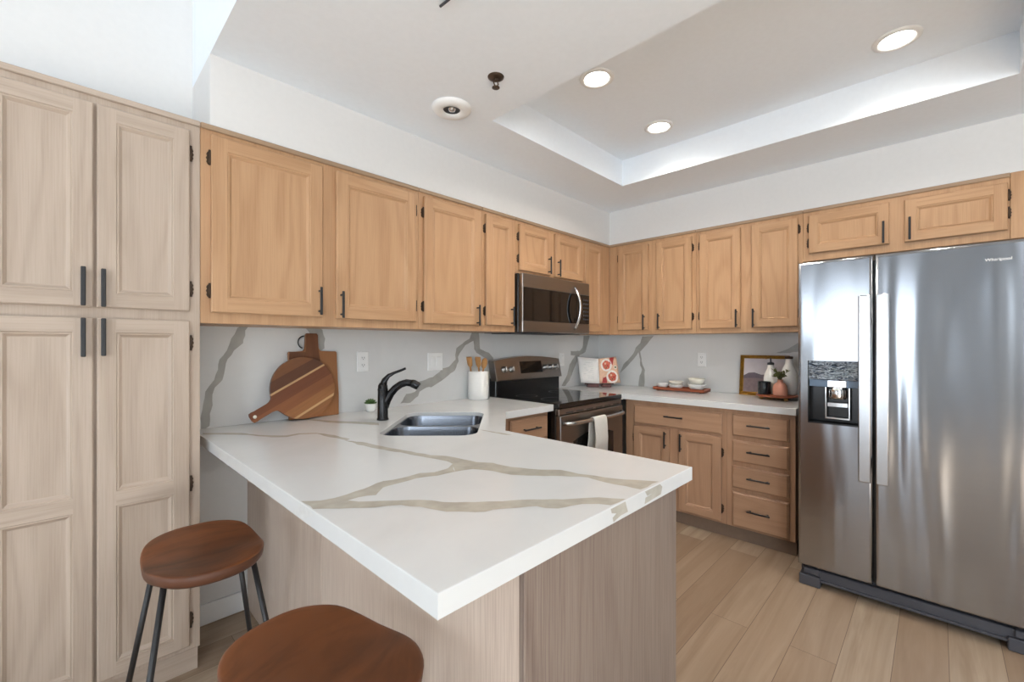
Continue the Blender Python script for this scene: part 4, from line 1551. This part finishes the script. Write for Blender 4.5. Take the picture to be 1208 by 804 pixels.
onpage(b, [(0.58, 0.78), (0.74, 0.70), (0.86, 0.99), (0.62, 0.99)], M['red'], 1, 0.0010)
onpage(b, [(0.12, 0.02), (0.36, 0.02), (0.34, 0.26), (0.18, 0.22)], M['red'], 1, 0.0010)
for cu, cv in ((0.40, 0.72), (0.64, 0.25)):
    disc(cu, cv, 0.29, M['plate'], 0.0013)
    disc(cu, cv, 0.20, M['food'], 0.0016, 24, 0.08)
    disc(cu - 0.05, cv + 0.06, 0.05, M['peach'], 0.0019, 10)
    disc(cu + 0.07, cv - 0.03, 0.045, M['red'], 0.0019, 10)
    disc(cu - 0.02, cv - 0.09, 0.04, M['olive'], 0.0019, 8)
disc(0.86, 0.60, 0.085, M['plate'], 0.0013, 14)
disc(0.86, 0.60, 0.05, M['olive'], 0.0016, 12)
rp = b.build('right_page', ck)
rp['label'] = 'page with a photo of two plates of food'

# redwood tray with white dishes
TXC, TYC = -0.155, -0.905
t = thing('serving_tray', 'long reddish wooden serving tray on the right counter', 'tray', (TXC, TYC, ZC))
b = MB(M['tray'])
b.prism(rrect(TXC, TYC, 0.075, 0.215, 0.012, 4), lambda u, v, h: (u, v, ZC + h), 0.008, 0.018, None, 0.002)
for s in (-1, 1):
    b.box((TXC - 0.075, TYC + s * 0.207 - 0.007, ZC + 0.016), (TXC + 0.075, TYC + s * 0.207 + 0.007, ZC + 0.032), None, bev=0.003)
    b.box((TXC + s * 0.069 - 0.006, TYC - 0.205, ZC + 0.016), (TXC + s * 0.069 + 0.006, TYC + 0.205, ZC + 0.032), None, bev=0.003)
b.build('tray_base', t)
for s in (-1, 1):
    b = MB(M['tray'])
    b.box((TXC - 0.06, TYC + s * 0.18 - 0.008, ZC + 0.0005), (TXC + 0.06, TYC + s * 0.18 + 0.008, ZC + 0.009), None, bev=0.002)
    b.build('foot', t)
zt_ = ZC + 0.0185


def bowl_thing(label, y, z, r, h, m='ceramic', name='bowl', x=TXC, group='white dishes on the tray'):
    t = thing(name, label, 'bowl' if name == 'bowl' else 'dish', (x, y, z), group)
    b = MB(M[m])
    b.lathe([(r * 0.55, z), (r * 0.58, z + 0.004), (r * 0.86, z + h * 0.35), (r, z + h * 0.85), (r, z + h), (r - 0.004, z + h), (r - 0.006, z + h * 0.8), (r * 0.8, z + h * 0.4), (0.0, z + 0.007)], (x, y, 0), 32, None, True, False)
    b.build('bowl_body', t)


bowl_thing('small flat white dish at the left end of the wooden tray', -0.745, zt_, 0.048, 0.040, name='dish')
bowl_thing('white bowl in the middle of the wooden tray', -0.862, zt_, 0.060, 0.036)
bowl_thing('white bowl nested on the middle bowl of the tray', -0.862, zt_ + 0.031, 0.058, 0.034, 'cream')
bowl_thing('lower white bowl of the taller stack at the tray right end', -1.035, zt_, 0.066, 0.050)
bowl_thing('upper white bowl of the taller stack at the tray right end', -1.035, zt_ + 0.045, 0.064, 0.050, 'cream')

# framed landscape picture leaning on the right wall
t = thing('picture_frame', 'gold-framed landscape picture leaning on the right backsplash', 'picture', (-0.05, -1.49, ZC))


def fp(u, v, h):
    return (-0.045 + v * 0.135 - h, -1.324 - u, ZC + 0.0005 + v * 0.986)


FW, FH, FT = 0.332, 0.310, 0.026
b = MB(M['gold'])
prof = [(0.0, 0.0), (0.0, 0.016), (0.005, 0.021), (0.011, 0.016), (0.016, 0.018), (0.021, 0.012), (FT, 0.009)]
R = []
for i, h in prof:
    R.append([b.v(fp(*q, h)) for q in ((i, i), (FW - i, i), (FW - i, FH - i), (i, FH - i))])
for A, B in zip(R, R[1:]):
    for k in range(4):
        b.face([A[k], A[(k + 1) % 4], B[(k + 1) % 4], B[k]])
b.face(list(reversed(R[0])))
b.build('frame', t)
b = MB(M['pic_sky'], M['pic_hill'], M['pic_field'])
i = FT - 0.001
hz = [(i, 0.150), (0.06, 0.172), (0.10, 0.176), (0.15, 0.160), (0.20, 0.168), (0.26, 0.150), (FW - i, 0.158)]
lo_ = [(FW - i, 0.130), (0.22, 0.122), (0.12, 0.134), (i, 0.128)]
b.poly([fp(u, v, 0.008) for u, v in hz + [(FW - i, FH - i), (i, FH - i)]], M['pic_sky'])
b.poly([fp(u, v, 0.008) for u, v in hz + lo_], M['pic_hill'])
b.poly([fp(u, v, 0.008) for u, v in list(reversed(lo_)) + [(FW - i, i), (i, i)]], M['pic_field'])
b.build('picture', t)

# round riser with jar, vase, soap and bottle
RX, RY = -0.212, -1.622
zr = ZC + 0.037
t = thing('wooden_riser', 'round dark wooden riser with little legs in front of the picture', 'riser', (RX, RY, ZC))
b = MB(M['tray'])
b.lathe([(0.0, ZC + 0.022), (0.128, ZC + 0.022), (0.133, ZC + 0.026), (0.133, ZC + 0.033), (0.129, zr - 0.0005), (0.0, zr - 0.0005)], (RX, RY, 0), 40, None, False, False)
b.build('top', t)
for k in range(3):
    a = math.radians(225 + 120 * k)
    b = MB(M['spoon'])
    b.lathe([(0.010, ZC + 0.0005), (0.013, ZC + 0.010), (0.012, ZC + 0.023)], (RX + 0.098 * math.cos(a), RY + 0.098 * math.sin(a), 0), 14)
    b.build('leg', t)


def rp_(r, d):
    p = Vector((RX, RY, 0)) + rt * r + fw * d
    return p.x, p.y


x, y = rp_(-0.090, 0.005)
t = thing('candle_jar', 'black candle jar at the left on the round riser', 'jar', (x, y, zr))
b = MB(M['candle'])
b.lathe([(0.038, zr + 0.0003), (0.041, zr + 0.004), (0.041, zr + 0.088), (0.039, zr + 0.090), (0.036, zr + 0.086), (0.036, zr + 0.060), (0.0, zr + 0.060)], (x, y, 0), 28, None, True, False)
b.build('glass', t)
x, y = rp_(-0.028, -0.078)
t = thing('bud_vase', 'pink bud vase holding green sprigs on the round riser', 'vase', (x, y, zr))
b = MB(M['pink'])
b.lathe([(0.040, zr + 0.0003), (0.045, zr + 0.006), (0.046, zr + 0.040), (0.042, zr + 0.066), (0.030, zr + 0.084), (0.018, zr + 0.092), (0.016, zr + 0.106), (0.018, zr + 0.110), (0.013, zr + 0.108), (0.012, zr + 0.090), (0.0, zr + 0.088)], (x, y, 0), 32, None, True, False)
b.build('vase_body', t)
b = MB(M['olive'])
rnd = random.Random(11)
for k in range(14):
    a = rnd.uniform(0, 2 * math.pi)
    sp_ = rnd.uniform(0.025, 0.062)
    p0 = Vector((x, y, zr + 0.095))
    p2 = p0 + Vector((math.cos(a) * sp_, math.sin(a) * sp_, rnd.uniform(0.03, 0.085)))
    p1 = (p0 + p2) / 2 + Vector((0, 0, 0.018))
    b.tube([p0, p1, p2], [0.0016, 0.0014, 0.001], seg=6)
    for q in range(7):
        f = 0.35 + 0.65 * q / 6
        c = p0.lerp(p2, f) + Vector((0, 0, 0.018 * math.sin(math.pi * f)))
        dv = Vector((rnd.uniform(-1, 1), rnd.uniform(-1, 1), rnd.uniform(-0.2, 0.9))).normalized()
        b.tube([c, c + dv * 0.010, c + dv * 0.019, c + dv * 0.025], [0.001, 0.007, 0.0065, 0.0008], seg=6, flat=(1, 0.3))
b.build('sprigs', t)
x, y = rp_(-0.012, 0.060)
t = thing('soap_dispenser', 'white soap bottle with a pump behind the pink vase', 'soap dispenser', (x, y, zr))
b = MB(M['ceramic'])
b.lathe([(0.040, zr + 0.0003), (0.045, zr + 0.006), (0.045, zr + 0.11), (0.040, zr + 0.14), (0.024, zr + 0.175), (0.020, zr + 0.195), (0.020, zr + 0.208)], (x, y, 0), 32)
b.build('bottle', t)
b = MB(M['dark_grey'])
b.lathe([(0.022, zr + 0.205), (0.022, zr + 0.220), (0.008, zr + 0.224), (0.0045, zr + 0.226), (0.0045, zr + 0.256)], (x, y, 0), 20)
b.build('collar', t)
b = MB(M['gold'])
b.tube([(x, y, zr + 0.254), (x - 0.012, y + 0.012, zr + 0.258), (x - 0.026, y + 0.026, zr + 0.250)], 0.005, seg=10)
b.build('pump', t)
x, y = rp_(0.080, -0.004)
t = thing('ceramic_bottle', 'tall white ceramic bottle at the right end of the round riser', 'bottle', (x, y, zr))
b = MB(M['ceramic'])
b.lathe([(0.048, zr + 0.0003), (0.053, zr + 0.006), (0.053, zr + 0.10), (0.049, zr + 0.15), (0.036, zr + 0.19), (0.024, zr + 0.215), (0.022, zr + 0.250), (0.024, zr + 0.254), (0.019, zr + 0.252), (0.018, zr + 0.22), (0.0, zr + 0.218)], (x, y, 0), 36, None, True, False)
b.build('bottle_body', t)
b = MB(M['bronze'])
b.lathe([(0.018, zr + 0.246), (0.025, zr + 0.252), (0.026, zr + 0.264), (0.022, zr + 0.268), (0.0, zr + 0.268)], (x, y, 0), 24, None, True, False)
b.build('stopper', t)


# ------------------------------------------------------------------ bar stools
def stool(label, x, y, rot):
    t = thing('bar_stool', label, 'stool', (x, y, 0), 'wooden bar stools at the peninsula')
    t.rotation_euler = (0, 0, rot)
    A, Bq, ZS, TH, n_ = 0.225, 0.158, 0.652, 0.036, 56
    b = MB(M['walnut'], M['walnut_edge'])

    def edge(k, s):
        a = 2 * math.pi * k / n_
        c, q = math.cos(a), math.sin(a)
        e = 2 / 2.45
        return A * s * math.copysign(abs(c) ** e, c), Bq * s * math.copysign(abs(q) ** e, q)

    def top(u, v):
        d = 1 - min(1, (u / A) ** 2 + (v / Bq) ** 2)
        return ZS - 0.011 * d - 0.015 * max(0, 1 - (u / (A * 0.62)) ** 2) ** 1.5 * (0.3 + 0.7 * min(1, abs(v / Bq)) ** 1.5) 
    sc = [0.03, 0.2, 0.4, 0.6, 0.78, 0.9, 0.96]
    rings = []
    for s in sc:
        rings.append([(u, v, top(u, v)) for u, v in (edge(k, s) for k in range(n_))])
    rings.append([(u, v, top(u, v) - 0.001) for u, v in (edge(k, 0.985) for k in range(n_))])
    rings.append([(u, v, top(u, v) - 0.004) for u, v in (edge(k, 1.0) for k in range(n_))])
    b.rings(rings, M['walnut'], True, False)
    r2 = [rings[-1]]
    r2.append([(u, v, top(u, v) - TH + 0.008) for u, v in (edge(k, 0.985) for k in range(n_))])
    r2.append([(u, v, top(u, v) - TH) for u, v in (edge(k, 0.955) for k in range(n_))])
    r2.append([(u, v, ZS - TH - 0.006) for u, v in (edge(k, 0.5) for k in range(n_))])
    b.rings(r2, M['walnut_edge'], False, True)
    bmesh.ops.remove_doubles(b.bm, verts=list(b.bm.verts), dist=1e-5)
    o_ = b.build('seat')
    o_.parent = t
    for sx in (-1, 1):
        for sy in (-1, 1):
            b = MB(M['black'])
            p0 = Vector((sx * 0.100, sy * 0.113, ZS - TH - 0.004))
            p1 = Vector((sx * 0.208, sy * 0.205, 0.0))
            b.tube([p0, p1], 0.0085, seg=12)
            o_ = b.build('leg')
            o_.parent = t
    return t


stool('walnut-seat bar stool beside the pantry, its black legs in view', -3.415, -0.718, 1.555)
stool('walnut-seat bar stool nearest the viewer, cut off by the bottom edge', -3.358, -1.513, 1.80)
